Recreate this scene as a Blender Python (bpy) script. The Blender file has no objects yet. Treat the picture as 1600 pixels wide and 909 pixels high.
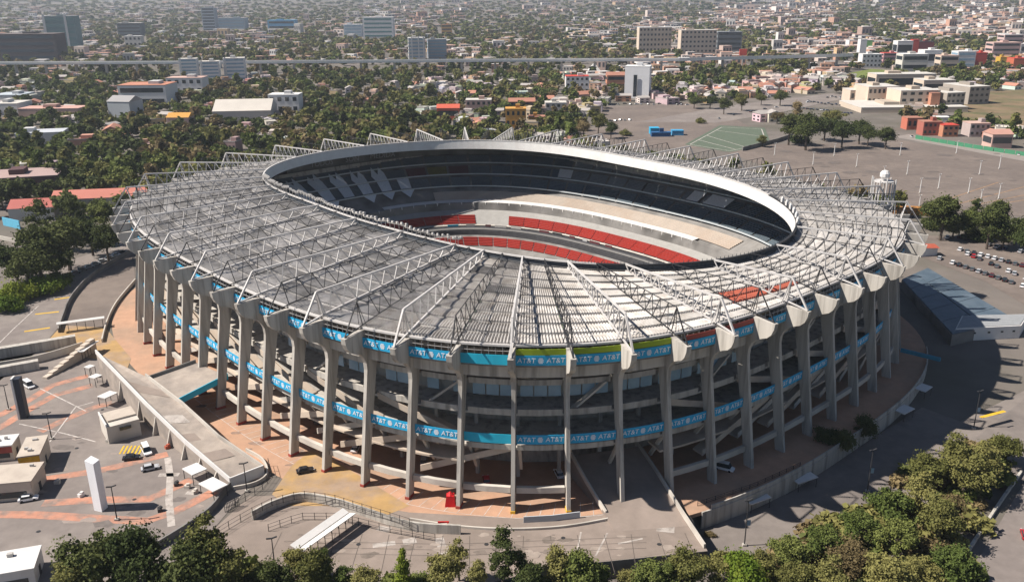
import bpy, math, random
import numpy as np
from mathutils import Matrix, Vector
random.seed(7); RNG = np.random.default_rng(7)
SC = bpy.context.scene
COL = SC.collection
# ------------------------------------------------------------------ camera
CAM_H = 115.78; PITCH = 0.33262; FPX = 1353.93; ROLL = -0.00771
cam_d = bpy.data.cameras.new('camera'); cam = bpy.data.objects.new('camera', cam_d); COL.objects.link(cam)
cam_d.sensor_width = 36.0; cam_d.lens = 36.0 * FPX / 1600.0; cam_d.clip_start = 1.0; cam_d.clip_end = 60000.0
fw = Vector((0, math.cos(PITCH), -math.sin(PITCH))); rt0 = Vector((1, 0, 0)); up0 = rt0.cross(fw)
rt = rt0 * math.cos(ROLL) + up0 * math.sin(ROLL); up = up0 * math.cos(ROLL) - rt0 * math.sin(ROLL)
cam.matrix_world = Matrix(((rt.x, up.x, -fw.x, 0), (rt.y, up.y, -fw.y, 0), (rt.z, up.z, -fw.z, CAM_H), (0, 0, 0, 1)))
SC.camera = cam
# ------------------------------------------------------------------ light
SUN_A = math.radians(4.0)      # direction the shadows run, from +x
SUN_E = math.radians(47.0)
w = bpy.data.worlds.new('World'); SC.world = w; w.use_nodes = True
nt = w.node_tree; bg = nt.nodes['Background']
sky = nt.nodes.new('ShaderNodeTexSky'); sky.sky_type = 'NISHITA'; sky.sun_disc = False
sky.sun_elevation = SUN_E; sky.sun_rotation = math.atan2(-math.cos(SUN_A), -math.sin(SUN_A))
sky.altitude = 2240.0; sky.air_density = 1.0; sky.dust_density = 0.4
nt.links.new(sky.outputs[0], bg.inputs[0]); bg.inputs[1].default_value = 0.05
sl = bpy.data.lights.new('sun', 'SUN'); sl.energy = 5.0; sl.angle = math.radians(0.53); sl.color = (1.0, 0.93, 0.84)
sun = bpy.data.objects.new('sun', sl); COL.objects.link(sun)
ld = Vector((math.cos(SUN_A) * math.cos(SUN_E), math.sin(SUN_A) * math.cos(SUN_E), -math.sin(SUN_E)))
sun.rotation_euler = ld.to_track_quat('-Z', 'Y').to_euler(); sun.location = (-200, 100, 400)
vs = SC.view_settings; vs.view_transform = 'Standard'; vs.look = 'None'; vs.exposure = 0.75; vs.gamma = 1.0; vs.use_curve_mapping = False
# ------------------------------------------------------------------ helpers
def G(u, v, z=0.0):
    """ground point seen at a place in the photograph, on the plane of height z (metres)"""
    c, s = math.cos(-ROLL), math.sin(-ROLL)
    du, dv = u - 800.0, v - 454.5
    x = c * du - s * dv; y = s * du + c * dv
    Y = math.cos(PITCH) * FPX - math.sin(PITCH) * y; Z = -math.sin(PITCH) * FPX - math.cos(PITCH) * y
    t = (z - CAM_H) / Z
    return np.array([x * t, Y * t])
def G3(u, v, z=0.0): p = G(u, v, z); return (float(p[0]), float(p[1]), z)
BASE = {}
class MB:
    def __init__(self): self.v = []; self.f = []; self.m = []
    def add(self, vs_, fs, mi=0):
        n = len(self.v); self.v.extend([tuple(map(float, p)) for p in vs_])
        for f in fs: self.f.append(tuple(i + n for i in f)); self.m.append(mi)
        return self
    def box(self, x, y, z, sx, sy, sz, rz=0.0, mi=0):
        """z is the bottom"""
        c, s = math.cos(rz), math.sin(rz); P = []
        for dz in (0, sz):
            for dx, dy in ((-sx/2, -sy/2), (sx/2, -sy/2), (sx/2, sy/2), (-sx/2, sy/2)):
                P.append((x + c*dx - s*dy, y + s*dx + c*dy, z + dz))
        return self.add(P, [(3,2,1,0), (4,5,6,7), (0,1,5,4), (1,2,6,5), (2,3,7,6), (3,0,4,7)], mi)
    def hexa(self, bot, top, mi=0):
        n = len(bot)
        F = [tuple(range(n-1, -1, -1)), tuple(range(n, 2*n))]
        for i in range(n): j = (i+1) % n; F.append((i, j, n+j, n+i))
        return self.add(list(bot) + list(top), F, mi)
    def prism(self, poly, z0, z1, mi=0):
        return self.hexa([(p[0], p[1], z0) for p in poly], [(p[0], p[1], z1) for p in poly], mi)
    def bar(self, a, b, wd=0.3, hg=None, mi=0, upv=(0, 0, 1)):
        hg = hg or wd
        a = Vector(a); b = Vector(b); d = (b - a)
        if d.length < 1e-6: return self
        d.normalize(); uu = Vector(upv)
        if abs(d.dot(uu)) > 0.98: uu = Vector((1, 0, 0))
        sd = d.cross(uu).normalized(); up_ = sd.cross(d)
        P = []
        for q in (a, b):
            for i, j in ((-1,-1), (1,-1), (1,1), (-1,1)): P.append(q + sd*(i*wd/2) + up_*(j*hg/2))
        return self.add(P, [(3,2,1,0), (4,5,6,7), (0,1,5,4), (1,2,6,5), (2,3,7,6), (3,0,4,7)], mi)
    def tube(self, a, b, r0, r1=None, n=8, mi=0):
        r1 = r0 if r1 is None else r1
        a = Vector(a); b = Vector(b); d = (b - a).normalized(); uu = Vector((0,0,1)) if abs(d.z) < .95 else Vector((1,0,0))
        s1 = d.cross(uu).normalized(); s2 = s1.cross(d)
        bot = [a + (s1*math.cos(2*math.pi*i/n) + s2*math.sin(2*math.pi*i/n))*r0 for i in range(n)]
        top = [b + (s1*math.cos(2*math.pi*i/n) + s2*math.sin(2*math.pi*i/n))*r1 for i in range(n)]
        return self.hexa(bot, top, mi)
    def wall(self, pts, th, z0, z1, mi=0):
        """wall along a polyline; z0/z1 numbers or lists"""
        n = len(pts); Z0 = z0 if hasattr(z0, '__len__') else [z0]*n; Z1 = z1 if hasattr(z1, '__len__') else [z1]*n
        L, R = [], []
        for i in range(n):
            a = np.array(pts[max(i-1, 0)][:2]); b = np.array(pts[min(i+1, n-1)][:2]); d = b - a; d = d / (np.hypot(*d) + 1e-9)
            nn = np.array([-d[1], d[0]]) * th / 2; p = np.array(pts[i][:2]); L.append(p + nn); R.append(p - nn)
        P = []
        for i in range(n): P += [(*L[i], Z0[i]), (*R[i], Z0[i]), (*R[i], Z1[i]), (*L[i], Z1[i])]
        F = []
        for i in range(n-1):
            a = 4*i; b = a + 4
            F += [(a, b, b+3, a+3), (a+1, a+2, b+2, b+1), (a+3, b+3, b+2, a+2), (a, a+1, b+1, b)]
        F += [(0, 3, 2, 1), (4*n-4, 4*n-3, 4*n-2, 4*n-1)]
        return self.add(P, F, mi)
    def strip(self, pts, z=None, wd=0.15, mi=0):
        """flat painted line on the ground"""
        for a, b in zip(pts[:-1], pts[1:]):
            a = np.array(a[:2]); b = np.array(b[:2]); d = b - a; L = np.hypot(*d)
            if L < 1e-6: continue
            n = np.array([-d[1], d[0]]) / L * wd / 2
            self.add([(*(a-n), z), (*(b-n), z), (*(b+n), z), (*(a+n), z)], [(0, 1, 2, 3)], mi)
        return self
def link(o, parent=None):
    COL.objects.link(o)
    if parent is not None: o.parent = parent
    return o
def build(name, mb, mats, parent=None, smooth=False, base=None):
    """one mesh object; vertices are world coordinates, stored relative to the thing's base"""
    if not isinstance(mats, (list, tuple)): mats = [mats]
    root = parent
    while root is not None and root.parent is not None: root = root.parent
    off = BASE.get(root.name if root else None, (0, 0, 0)) if base is None else base
    me = bpy.data.meshes.new(name)
    V = np.array(mb.v, dtype=float).reshape(-1, 3) - np.array(off, dtype=float)
    me.from_pydata(V.tolist(), [], mb.f)
    for m in mats: me.materials.append(m)
    if len(mats) > 1: me.polygons.foreach_set('material_index', mb.m)
    if smooth: me.polygons.foreach_set('use_smooth', [True]*len(me.polygons))
    me.update()
    o = bpy.data.objects.new(name, me)
    if parent is None and base is not None: o.location = base; BASE[o.name] = tuple(base)
    return link(o, parent)
def tag(o, label=None, cat=None, group=None, kind=None):
    if label: o['label'] = label
    if cat: o['category'] = cat
    if group: o['group'] = group
    if kind: o['kind'] = kind
    return o
def thing(name, label, cat, loc=(0, 0, 0), group=None):
    o = bpy.data.objects.new(name, None); o.empty_display_size = 1; o.location = loc; link(o)
    BASE[o.name] = tuple(float(c) for c in loc)
    return tag(o, label, cat, group)
def struct(name, mb, mats, label=None):
    return tag(build(name, mb, mats), label, None, None, 'structure')
def copy_tree(o, parent=None):
    c = o.copy(); COL.objects.link(c); c.parent = parent
    for ch in list(o.children): copy_tree(ch, c)
    return c
def place(proto, loc, rz=0.0, sc=1.0, first=None, color=None):
    c = copy_tree(proto); c.location = loc; c.rotation_euler = (0, 0, rz)
    c.scale = (sc, sc, sc) if not hasattr(sc, '__len__') else sc
    if color is not None:
        c.color = color
        for ch in c.children:
            ch.color = color
            for g in ch.children: g.color = color
    return c
def remove_tree(o):
    for ch in list(o.children): remove_tree(ch)
    bpy.data.objects.remove(o)
# ------------------------------------------------------------------ materials
MATS = {}
def mat(name, col, rough=0.8, var=0.12, scale=0.6, col2=None, mix=0.5, scale2=0.08, metal=0.0, spec=0.3, bump=0.0, objcol=False, streak=None, detail=4.0, rnd=0.0):
    """procedural paint: base colour, large stains of col2, fine value noise, optional relief"""
    if name in MATS: return MATS[name]
    m = bpy.data.materials.new(name); m.use_nodes = True; t = m.node_tree; N = t.nodes; L = t.links
    b = N['Principled BSDF']; b.inputs['Roughness'].default_value = rough; b.inputs['Metallic'].default_value = metal
    b.inputs['Specular IOR Level'].default_value = spec
    tc = N.new('ShaderNodeTexCoord'); mp = N.new('ShaderNodeMapping'); L.new(tc.outputs['Object'], mp.inputs[0])
    if streak: mp.inputs['Scale'].default_value = streak
    if objcol:
        oi = N.new('ShaderNodeObjectInfo'); cur = oi.outputs['Color']
    else:
        rgb = N.new('ShaderNodeRGB'); rgb.outputs[0].default_value = (*col, 1); cur = rgb.outputs[0]
    if col2 is not None:
        n2 = N.new('ShaderNodeTexNoise'); n2.inputs['Scale'].default_value = scale2; n2.inputs['Detail'].default_value = 5; n2.inputs['Roughness'].default_value = 0.6
        L.new(mp.outputs[0], n2.inputs['Vector'])
        rp = N.new('ShaderNodeMapRange'); rp.inputs['From Min'].default_value = 0.5 - (mix-0.5)*0.5 - 0.06; rp.inputs['From Max'].default_value = 0.5 - (mix-0.5)*0.5 + 0.14
        L.new(n2.outputs['Fac'], rp.inputs['Value'])
        mx = N.new('ShaderNodeMix'); mx.data_type = 'RGBA'; L.new(rp.outputs[0], mx.inputs['Factor']); L.new(cur, mx.inputs['A']); mx.inputs['B'].default_value = (*col2, 1)
        cur = mx.outputs['Result']
    if var > 0:
        n1 = N.new('ShaderNodeTexNoise'); n1.inputs['Scale'].default_value = scale; n1.inputs['Detail'].default_value = detail; n1.inputs['Roughness'].default_value = 0.65
        L.new(mp.outputs[0], n1.inputs['Vector'])
        r1 = N.new('ShaderNodeMapRange'); r1.inputs['From Min'].default_value = 0.25; r1.inputs['From Max'].default_value = 0.75
        r1.inputs['To Min'].default_value = 1 - var; r1.inputs['To Max'].default_value = 1 + var
        L.new(n1.outputs['Fac'], r1.inputs['Value']); val = r1.outputs[0]
        if rnd > 0:
            oi2 = N.new('ShaderNodeObjectInfo'); r2 = N.new('ShaderNodeMapRange'); r2.inputs['To Min'].default_value = 1 - rnd; r2.inputs['To Max'].default_value = 1 + rnd
            L.new(oi2.outputs['Random'], r2.inputs['Value']); mm = N.new('ShaderNodeMath'); mm.operation = 'MULTIPLY'; L.new(val, mm.inputs[0]); L.new(r2.outputs[0], mm.inputs[1]); val = mm.outputs[0]
        mu = N.new('ShaderNodeVectorMath'); mu.operation = 'SCALE'; L.new(cur, mu.inputs[0]); L.new(val, mu.inputs['Scale']); cur = mu.outputs[0]
        if bump > 0:
            bp = N.new('ShaderNodeBump'); bp.inputs['Strength'].default_value = bump; bp.inputs['Distance'].default_value = 0.2; L.new(n1.outputs['Fac'], bp.inputs['Height']); L.new(bp.outputs[0], b.inputs['Normal'])
    L.new(cur, b.inputs['Base Color'])
    MATS[name] = m
    return m
def srgb(r, g, b):
    f = lambda c: (c/255/12.92) if c/255 <= .04045 else ((c/255+.055)/1.055)**2.4
    return (f(r), f(g), f(b))
CONC = mat('concrete', (0.44, 0.41, 0.37), 0.85, 0.14, 0.5, (0.25, 0.23, 0.205), 0.44, 0.55, streak=(1, 1, 0.07), bump=0.1, detail=8)
CONC_L = mat('pale_concrete', (0.50, 0.46, 0.41), 0.85, 0.14, 0.4, (0.32, 0.29, 0.26), 0.42, 0.1)
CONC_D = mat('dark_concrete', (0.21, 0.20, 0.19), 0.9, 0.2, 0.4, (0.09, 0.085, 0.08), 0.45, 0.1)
WHITE_ST = mat('white_steel', (0.52, 0.50, 0.485), 0.55, 0.08, 0.5, (0.45, 0.42, 0.40), 0.38, 0.2)
DARK_ST = mat('dark_steel', (0.035, 0.035, 0.038), 0.6, 0.2, 0.5)
ROOF_W = mat('white_roof_sheet', (0.50, 0.475, 0.45), 0.6, 0.10, 0.8, (0.36, 0.33, 0.30), 0.48, 0.35, rnd=0.18)
ROOF_G = mat('weathered_roof_sheet', (0.37, 0.355, 0.345), 0.9, 0.14, 0.8, (0.25, 0.238, 0.228), 0.5, 0.3, rnd=0.3, spec=0.08)
ROOF_R = mat('rusty_roof_sheet', (0.36, 0.085, 0.05), 0.7, 0.2, 0.7)
WHITE_P = mat('white_paint', (0.60, 0.585, 0.57), 0.6, 0.06, 0.4, (0.55, 0.52, 0.5), 0.35, 0.15)
BANNER = mat('blue_banner', (0.022, 0.33, 0.58), 0.55, 0.05, 0.3)
BANNER2 = mat('cyan_banner', (0.02, 0.38, 0.55), 0.55, 0.05, 0.3)
LIME = mat('lime_banner', (0.27, 0.36, 0.02), 0.6, 0.06, 0.3)
REDP = mat('red_paint', (0.30, 0.06, 0.045), 0.6, 0.12, 0.5)
YELP = mat('yellow_paint', (0.62, 0.38, 0.03), 0.7, 0.2, 0.5)
SEAT_D = mat('navy_seats', (0.085, 0.11, 0.13), 0.7, 0.25, 1.5, rnd=0.15)
SEAT_W = mat('pale_seats', (0.58, 0.62, 0.66), 0.7, 0.15, 1.5, rnd=0.08)
SEAT_R = mat('red_seats', (0.29, 0.03, 0.022), 0.7, 0.22, 1.6, rnd=0.06)
SEAT_G = mat('grey_seats', (0.17, 0.19, 0.205), 0.7, 0.2, 1.5, rnd=0.15)
SEAT_M = mat('maroon_seats', (0.10, 0.03, 0.035), 0.7, 0.2, 1.5)
SEAT_Y = mat('ochre_seats', (0.13, 0.11, 0.02), 0.7, 0.2, 1.5)
CREAM = mat('cream_tarp', (0.40, 0.345, 0.295), 0.8, 0.07, 0.25, (0.36, 0.29, 0.235), 0.42, 0.04)
GLASS = mat('dark_glass', (0.02, 0.028, 0.035), 0.12, 0.0, spec=0.6)
GLASS_B = mat('blue_glass', (0.22, 0.33, 0.42), 0.25, 0.12, 0.3, spec=0.6)
ASPH = mat('asphalt', (0.155, 0.135, 0.125), 0.95, 0.14, 0.25, (0.21, 0.18, 0.165), 0.5, 0.035, detail=8)
# ================================================================== STADIUM
SX, SY, PHI = -5.884, 320.10, 0.728187
OA, OB, OP, NCOL = 120.66, 139.58, 2.8452, 66
_t = np.linspace(0, 2*np.pi, 8001)
_ex = OA*np.sign(np.cos(_t))*abs(np.cos(_t))**(2/OP); _ey = OB*np.sign(np.sin(_t))*abs(np.sin(_t))**(2/OP)
_es = np.concatenate([[0], np.cumsum(np.hypot(np.diff(_ex), np.diff(_ey)))]); _EL = _es[-1]
_TX = np.interp(np.linspace(0, _EL, 20001), _es, _ex).tolist() + [0]; _TY = np.interp(np.linspace(0, _EL, 20001), _es, _ey).tolist() + [0]
def loc2w(x, y): c, s = math.cos(PHI), math.sin(PHI); return (SX + c*x - s*y, SY + s*x + c*y)
def ring_local(k):
    s = ((k-15)/NCOL + 0.635943) % 1.0 * 20000; i = int(s); f = s - i
    x = _TX[i]*(1-f) + _TX[i+1]*f; y = _TY[i]*(1-f) + _TY[i+1]*f
    nx = math.copysign((abs(x)/OA)**(OP-1)/OA, x); ny = math.copysign((abs(y)/OB)**(OP-1)/OB, y); n = math.hypot(nx, ny)
    return x, y, nx/n, ny/n
def O(k, o=0.0):
    """point on the outer column ring (fractional column number), o metres outward"""
    x, y, nx, ny = ring_local(k); return np.array(loc2w(x + nx*o, y + ny*o))
def ON(k):
    x, y, nx, ny = ring_local(k); c, s = math.cos(PHI), math.sin(PHI); return np.array([c*nx - s*ny, s*nx + c*ny])
_CO = [91.392, 4.504, -2.616, -19.933, 1.033, 1.437, 2.873, 0.682, 0.009, -1.123, -0.986, 0.188, 0.123]
def rim_r(t): return _CO[0] + sum(_CO[2*k-1]*math.cos(k*t) + _CO[2*k]*math.sin(k*t) for k in range(1, 7))
_DK = [3, 5, 7, 9, 11, 13, 15, 17, 19, 21, 24, 27, 31, 36, 38, 40, 42, 44, 46, 48, 50, 52, 54, 57, 60, 64, 69]
_DV = [-11, -5, 3, 9, 12, 7, 3, -1, -4, -3, -1, -2, -6, -10, -5, 2, 7, 9, 6, 3, -1, -4, -3, -1, -4, -9, -11]
def I(k):
    """point on the roof's inner rim that belongs to column k"""
    x, y, _, _ = ring_local(k); kk = k % NCOL
    if kk < 3: kk += NCOL
    th = math.atan2(y, x) + math.radians(float(np.interp(kk, _DK, _DV)))
    r = rim_r(th); return np.array(loc2w(r*math.cos(th), r*math.sin(th)))
def bowl(k, t):
    x, y, _, _ = ring_local(k); th = math.atan2(y, x); a = 42 + 68*t; b = 62 + 66*t; p = 2.6
    c, s = math.cos(th), math.sin(th); r = (abs(c/a)**p + abs(s/b)**p)**(-1/p)
    return np.array(loc2w(r*c, r*s))
ZT, ZA = 40.5, 47.94
def ringstrip(mb, k0, k1, prof, n=2, mi=0, fn=None):
    """sweep a closed profile [(o,z)...] around the ring from k0 to k1"""
    fn = fn or O; m = len(prof); ks = np.linspace(k0, k1, n+1); P = []
    for k in ks:
        for o, z in prof: P.append((*fn(k, o), z))
    F = []
    for i in range(n):
        for j in range(m):
            a = i*m + j; b = i*m + (j+1) % m; F.append((a, b, b+m, a+m))
    F.append(tuple(range(m-1, -1, -1))); F.append(tuple(range(n*m, n*m+m)))
    return mb.add(P, F, mi)
stad = thing('stadium', 'huge oval concrete stadium with open roof, tall ribbed columns and blue banners', 'stadium', (SX, SY, 0))
# --- columns with ogee brackets
PROF = [(0.0, 0.0), (-1.5, 10), (-3.0, 20), (-4.2, 28.0), (-4.45, 30.0), (-4.3, 31.8), (-3.6, 33.4), (-2.3, 34.8), (-0.6, 35.7), (1.0, 36.4), (2.1, 37.5), (2.75, 39.0), (2.95, ZT), (-8.6, ZT), (-8.1, 30.0), (-6.1, 20.0), (-4.2, 10.0), (-2.6, 0.0)]
cuts = []
for k in range(NCOL):
    mb = MB(); n = ON(k); tg = np.array([-n[1], n[0]]); p0 = O(k)
    A, B = [], []
    for o, z in PROF:
        th = 0.46 + 0.2*min(1, max(0, (z-28)/8))
        q = p0 + n*o; A.append((*(q - tg*th), z)); B.append((*(q + tg*th), z))
    m = len(PROF)
    mb.add(A + B, [(i, (i+1) % m, m + (i+1) % m, m + i) for i in range(m)])
    # side faces as strips so that the concave outline stays clean
    out = list(range(0, 13)); inn = [17, 16, 15, 14, 14, 14, 14, 13, 13, 13, 13, 13, 13]
    for i in range(12):
        for off, flip in ((0, False), (m, True)):
            q = [out[i], out[i+1], inn[i+1], inn[i]]
            q = [x for j, x in enumerate(q) if x not in q[:j]]
            q = [x + off for x in q]; mb.add([], [])
            base = len(mb.v) - 2*m
            mb.f.append(tuple(base + x for x in (q if not flip else q[::-1]))); mb.m.append(0)
    col = build('column', mb, CONC, stad)
    if 2 <= k <= 17:
        pb = MB(); pm = YELP if 15 <= k <= 17 else REDP
        q0 = p0 - n*1.3
        pb.box(q0[0], q0[1], 0.0, 2.72, 1.12, 0.7, math.atan2(n[1], n[0]))
        build('painted_base', pb, pm, col)
# --- roof: stepped corrugated sheets
LAMP_G0 = mat('dull_steel', (0.22, 0.21, 0.20), 0.7, 0.15, 0.6)
NR = 9; Z_O, Z_I = 40.7, 45.9
def roof_pt(k, s): 
    a = O(k, -4.4); b = I(k); p = a + (b - a)*s; return p, Z_O + (Z_I - Z_O)*s
def sheet(mb, k, j, mi=0):
    s0, s1 = j/NR, (j+0.985)/NR; ribs = 16 if k < 32 else 9; m = ribs*4
    rows = []
    for s, dz in ((s0, 0.46), (0.5*(s0+s1), 0.42), (s1, 0.0)):
        row = []
        for i in range(m+1):
            f = 0.004 + 0.992*i/m; p, z = roof_pt(k + f, s)
            row.append((p[0], p[1], z + dz + ((0.42 if k > 11 else 0.24) if i % 4 in (1, 2) else 0.0)))
        rows.append(row)
    # lip that closes the outer step
    lip = [(x, y, z - 0.75) for x, y, z in rows[0]]
    P = lip + rows[0] + rows[1] + rows[2]; W = m+1; F = []
    for r in range(3):
        for i in range(m): F.append((r*W+i, r*W+i+1, (r+1)*W+i+1, (r+1)*W+i))
    mb.add(P, F, mi)
far = MB()
for k in range(NCOL):
    near = k <= 31
    for j in range(NR):
        if near:
            mb = MB(); sheet(mb, k, j)
            red = (k, j) in ((20, 2), (21, 2), (20, 3), (3, 99))
            white = (k >= 16) or (k in (13, 14, 15) and (j < 5 or random.random() < .5)) or (k == 12 and j < 2)
            build('roof_sheet', mb, ROOF_R if red else (ROOF_W if white else ROOF_G), stad)
        else: sheet(far, k, j, 0 if k < 44 else 1)
tag(build('roof_sheeting', far, [ROOF_W, ROOF_G], stad), kind='stuff')
for j in range(NR+1):
    mb = MB(); s = min(j/NR, 0.995)
    pts = []
    for i in range(NCOL*2+1): p, z = roof_pt(i/2, s); pts.append((p[0], p[1], z + 0.75))
    for a, b in zip(pts[:-1], pts[1:]): mb.bar(a, b, 0.09)
    build('purlin', mb, DARK_ST if j % 3 else LAMP_G0, stad)
for k in range(NCOL):   # outer gutter pipe
    mb = MB()
    for f in (0.03, 0.5):
        a = O(k+f, -4.1); b = O(k+f+0.47, -4.1); mb.bar((*a, 40.95), (*b, 40.95), 0.55, 0.5)
    build('gutter', mb, WHITE_ST, stad)
# --- trusses
for k in range(NCOL):
    white = k % 2 == 1; mt = WHITE_ST if white else DARK_ST; wd = 0.42 if white else 0.24
    n = ON(k); tip = np.array([*O(k, 2.2), ZT+0.1]); apx = np.array([*O(k, -2.87), ZA]); hip = np.array([*O(k, -4.4), 41.6])
    inn = I(k); it = np.array([*(inn), 48.3]); ib = np.array([*(inn), 46.5])
    NP = 11 if np.hypot(*(inn - O(k))) > 30 else 7
    top = [apx + (it-apx)*i/NP for i in range(NP+1)]; bot = [hip + (ib-hip)*i/NP for i in range(NP+1)]
    web = MB()
    for i in range(NP):
        md = (bot[i] + bot[i+1])/2
        web.bar(top[i], md if i else hip, wd*0.62); web.bar(md, top[i+1], wd*0.62)
    web.bar(top[0], bot[0], wd*0.7)
    tr = build('roof_truss', web, mt, stad)
    build('top_chord', MB().bar(apx, it, wd if white else 0.17), mt, tr)
    build('bottom_chord', MB().bar(hip, ib, wd*0.9), mt, tr)
    st = MB().bar(tip, apx, wd*1.05); st.bar(tip, hip, wd*0.8)
    tg = np.array([-n[1], n[0], 0])
    if 10 < k < 30 or k > 40: st.bar(hip + tg*1.2, apx, wd*0.6); st.bar(hip - tg*1.2, apx, wd*0.6)
    build('strut', st, mt, tr)
# --- inner rim fascia
for k in range(NCOL):
    a, b, mid = I(k), I(k+1), I(k+0.5); cen = np.array([SX, SY])
    fm = MB(); bk = MB(); cp = MB()
    P = []
    for p in (a, mid, b):
        d = cen - p; d = d/np.hypot(*d); P.append((p, d))
    for (p, d), (q, e) in zip(P[:-1], P[1:]):
        fm.add([(*(p+d*0.5), 47.9), (*(q+e*0.5), 47.9), (*(q+e*1.2), 44.1), (*(p+d*1.2), 44.1)], [(0, 1, 2, 3)])
        bk.add([(*(p+d*0.3), 47.85), (*(q+e*0.3), 47.85), (*(q+e*0.8), 44.2), (*(p+d*0.8), 44.2)], [(3, 2, 1, 0)])
        cp.hexa([(*(p-d*0.1), 47.9), (*(q-e*0.1), 47.9), (*(q+e*0.6), 47.9), (*(p+d*0.6), 47.9)], [(*(p-d*0.1), 48.25), (*(q-e*0.1), 48.25), (*(q+e*0.6), 48.25), (*(p+d*0.6), 48.25)])
    if 17 <= k <= 29:
        for f in np.linspace(0.06, 0.94, 9):
            p = a + (b-a)*f; bk.bar((*p, 45.8), (*p, 48.9), 0.12)
    fp = build('fascia_panel', fm, WHITE_P, stad)
    build('back_sheet', bk, mat('slate_sheet', (0.06, 0.07, 0.085), 0.7, 0.2, 0.6), fp)
    build('coping', cp, WHITE_ST if not 18 <= k <= 29 else DARK_ST, fp)
# --- floodlights on the rim (near left side)
LAMP_G = mat('lamp_grey', (0.42, 0.40, 0.38), 0.5, 0.1, 1.0)
for i, k in enumerate(np.linspace(-0.4, 11.2, 66)):
    p = I(k); d = np.array([SX, SY]) - p; d /= np.hypot(*d); t = np.array([-d[1], d[0]])
    mb = MB(); h = 1.6 + 0.9*random.random()
    mb.bar((*p, 47.6), (*p, 48.2+h), 0.16); q = p + d*0.5 + t*random.uniform(-.4, .4)
    mb.bar((*(p - t*0.9), 48.2+h*0.8), (*(p + t*0.9), 48.2+h*0.8), 0.14)
    for s in (-1, 1):
        c = p + t*0.75*s; a = Vector((*c, 48.3+h)); b = Vector((*(c + d*0.7), 47.9+h)); mb.tube(a, b, 0.28, 0.48, 7)
    build('floodlight', mb, LAMP_G, stad)
for k in (25.5, 26.2, 26.8, 27.4, 28.0, 28.6):
    p = I(k); d = np.array([SX, SY]) - p; d /= np.hypot(*d); mb = MB()
    mb.box(p[0], p[1], 47.8, 0.8, 0.8, 1.8, 0.4); mb.tube((*p, 49.6), (*p, 50.2), 0.45, 0.15, 8); build('vent_stack', mb, WHITE_P, stad)
# --- facade: ring beams, floors, banners
for k in range(NCOL):
    f0, f1 = k + 0.055, k + 0.945
    build('ring_beam', ringstrip(MB(), k, k+1, [(-6.2, 32.6), (-5.2, 32.6), (-5.2, 35.6), (-6.2, 35.6)]), CONC, stad)
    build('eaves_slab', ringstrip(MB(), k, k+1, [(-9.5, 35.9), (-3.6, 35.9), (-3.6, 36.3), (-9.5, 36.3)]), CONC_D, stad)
    if not 15.5 < k < 18:
        build('low_beam', ringstrip(MB(), f0, f1, [(-3.2, 4.2), (-2.2, 4.2), (-2.2, 5.7), (-3.2, 5.7)]), CONC_L, stad)
    build('mid_beam', ringstrip(MB(), f0, f1, [(-6.6, 13.6), (-5.8, 13.6), (-5.8, 15.0), (-6.6, 15.0)]), CONC, stad)
    build('parapet', ringstrip(MB(), f0, f1, [(-8.4, 21.6), (-7.8, 21.6), (-7.8, 23.2), (-8.4, 23.2)]), CONC, stad)
for nm, z, o0, o1 in (('concourse_floor', 14.2, -22, -6.0), ('concourse_floor', 22.0, -17, -8.0), ('concourse_floor', 29.5, -15, -10.4)):
    mb = MB()
    for k in range(0, NCOL): ringstrip(mb, k, k+1, [(o0, z-0.5), (o1, z-0.5), (o1, z), (o0, z)], 1)
    build(nm, mb, CONC, stad)
mb = MB()
for k in range(NCOL): ringstrip(mb, k, k+1, [(-24, 0.1), (-23.6, 0.1), (-13.6, 36.0), (-14.0, 36.0)], 1)
build('back_wall', mb, CONC, stad)
for k in range(NCOL):
    if k % 2 == 0 and (k < 12 or k > 18):
        a, b, c, d = O(k+0.2, -7.5), O(k+1.9, -7.5), O(k+1.9, -11.5), O(k+0.2, -11.5)
        mb = MB().hexa([(*a, 4.5), (*b, 13.4), (*c, 13.4), (*d, 4.5)], [(*a, 5.0), (*b, 13.9), (*c, 13.9), (*d, 5.0)])
        mb.hexa([(*a, 5.0), (*b, 13.9), (*O(k+1.9, -7.8), 13.9), (*O(k+0.2, -7.8), 5.0)], [(*a, 6.1), (*b, 15.0), (*O(k+1.9, -7.8), 15.0), (*O(k+0.2, -7.8), 6.1)])
        build('ramp_flight', mb, CONC_L, stad)
        a, b, c, d = O(k+1.9, -9.0), O(k+0.2, -9.0), O(k+0.2, -12.5), O(k+1.9, -12.5)
        mb = MB().hexa([(*a, 14.0), (*b, 21.5), (*c, 21.5), (*d, 14.0)], [(*a, 14.5), (*b, 22.0), (*c, 22.0), (*d, 14.5)])
        build('ramp_flight', mb, CONC, stad)
    for f in (0.0,):
        p = O(k, -17); build('inner_pier', MB().box(p[0], p[1], 0, 0.9, 0.9, 22, math.atan2(*ON(k)[::-1])), CONC, stad)
for k in range(NCOL):
    if k > 30: continue
    a, b = O(k+0.1, -12.5), O(k+0.9, -9.0); build('raking_strut', MB().bar((*a, 5.0), (*O(k+0.1, -7.0), 13.6), 0.7, 0.9), CONC_L, stad)
    if k % 3 == 1: build('stair_flight', MB().bar((*O(k+0.15, -9.5), 22.2), (*O(k+0.85, -9.5), 29.0), 1.6, 0.5), CONC_L, stad)
    build('floor_edge', ringstrip(MB(), k+.05, k+.95, [(-9.6, 28.8), (-9.2, 28.8), (-9.2, 30.2), (-9.6, 30.2)]), CONC, stad)
SAND = mat('sand_concrete', (0.50, 0.42, 0.345), 0.9, 0.12, 0.4, (0.38, 0.31, 0.25), 0.45, 0.2)
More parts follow.
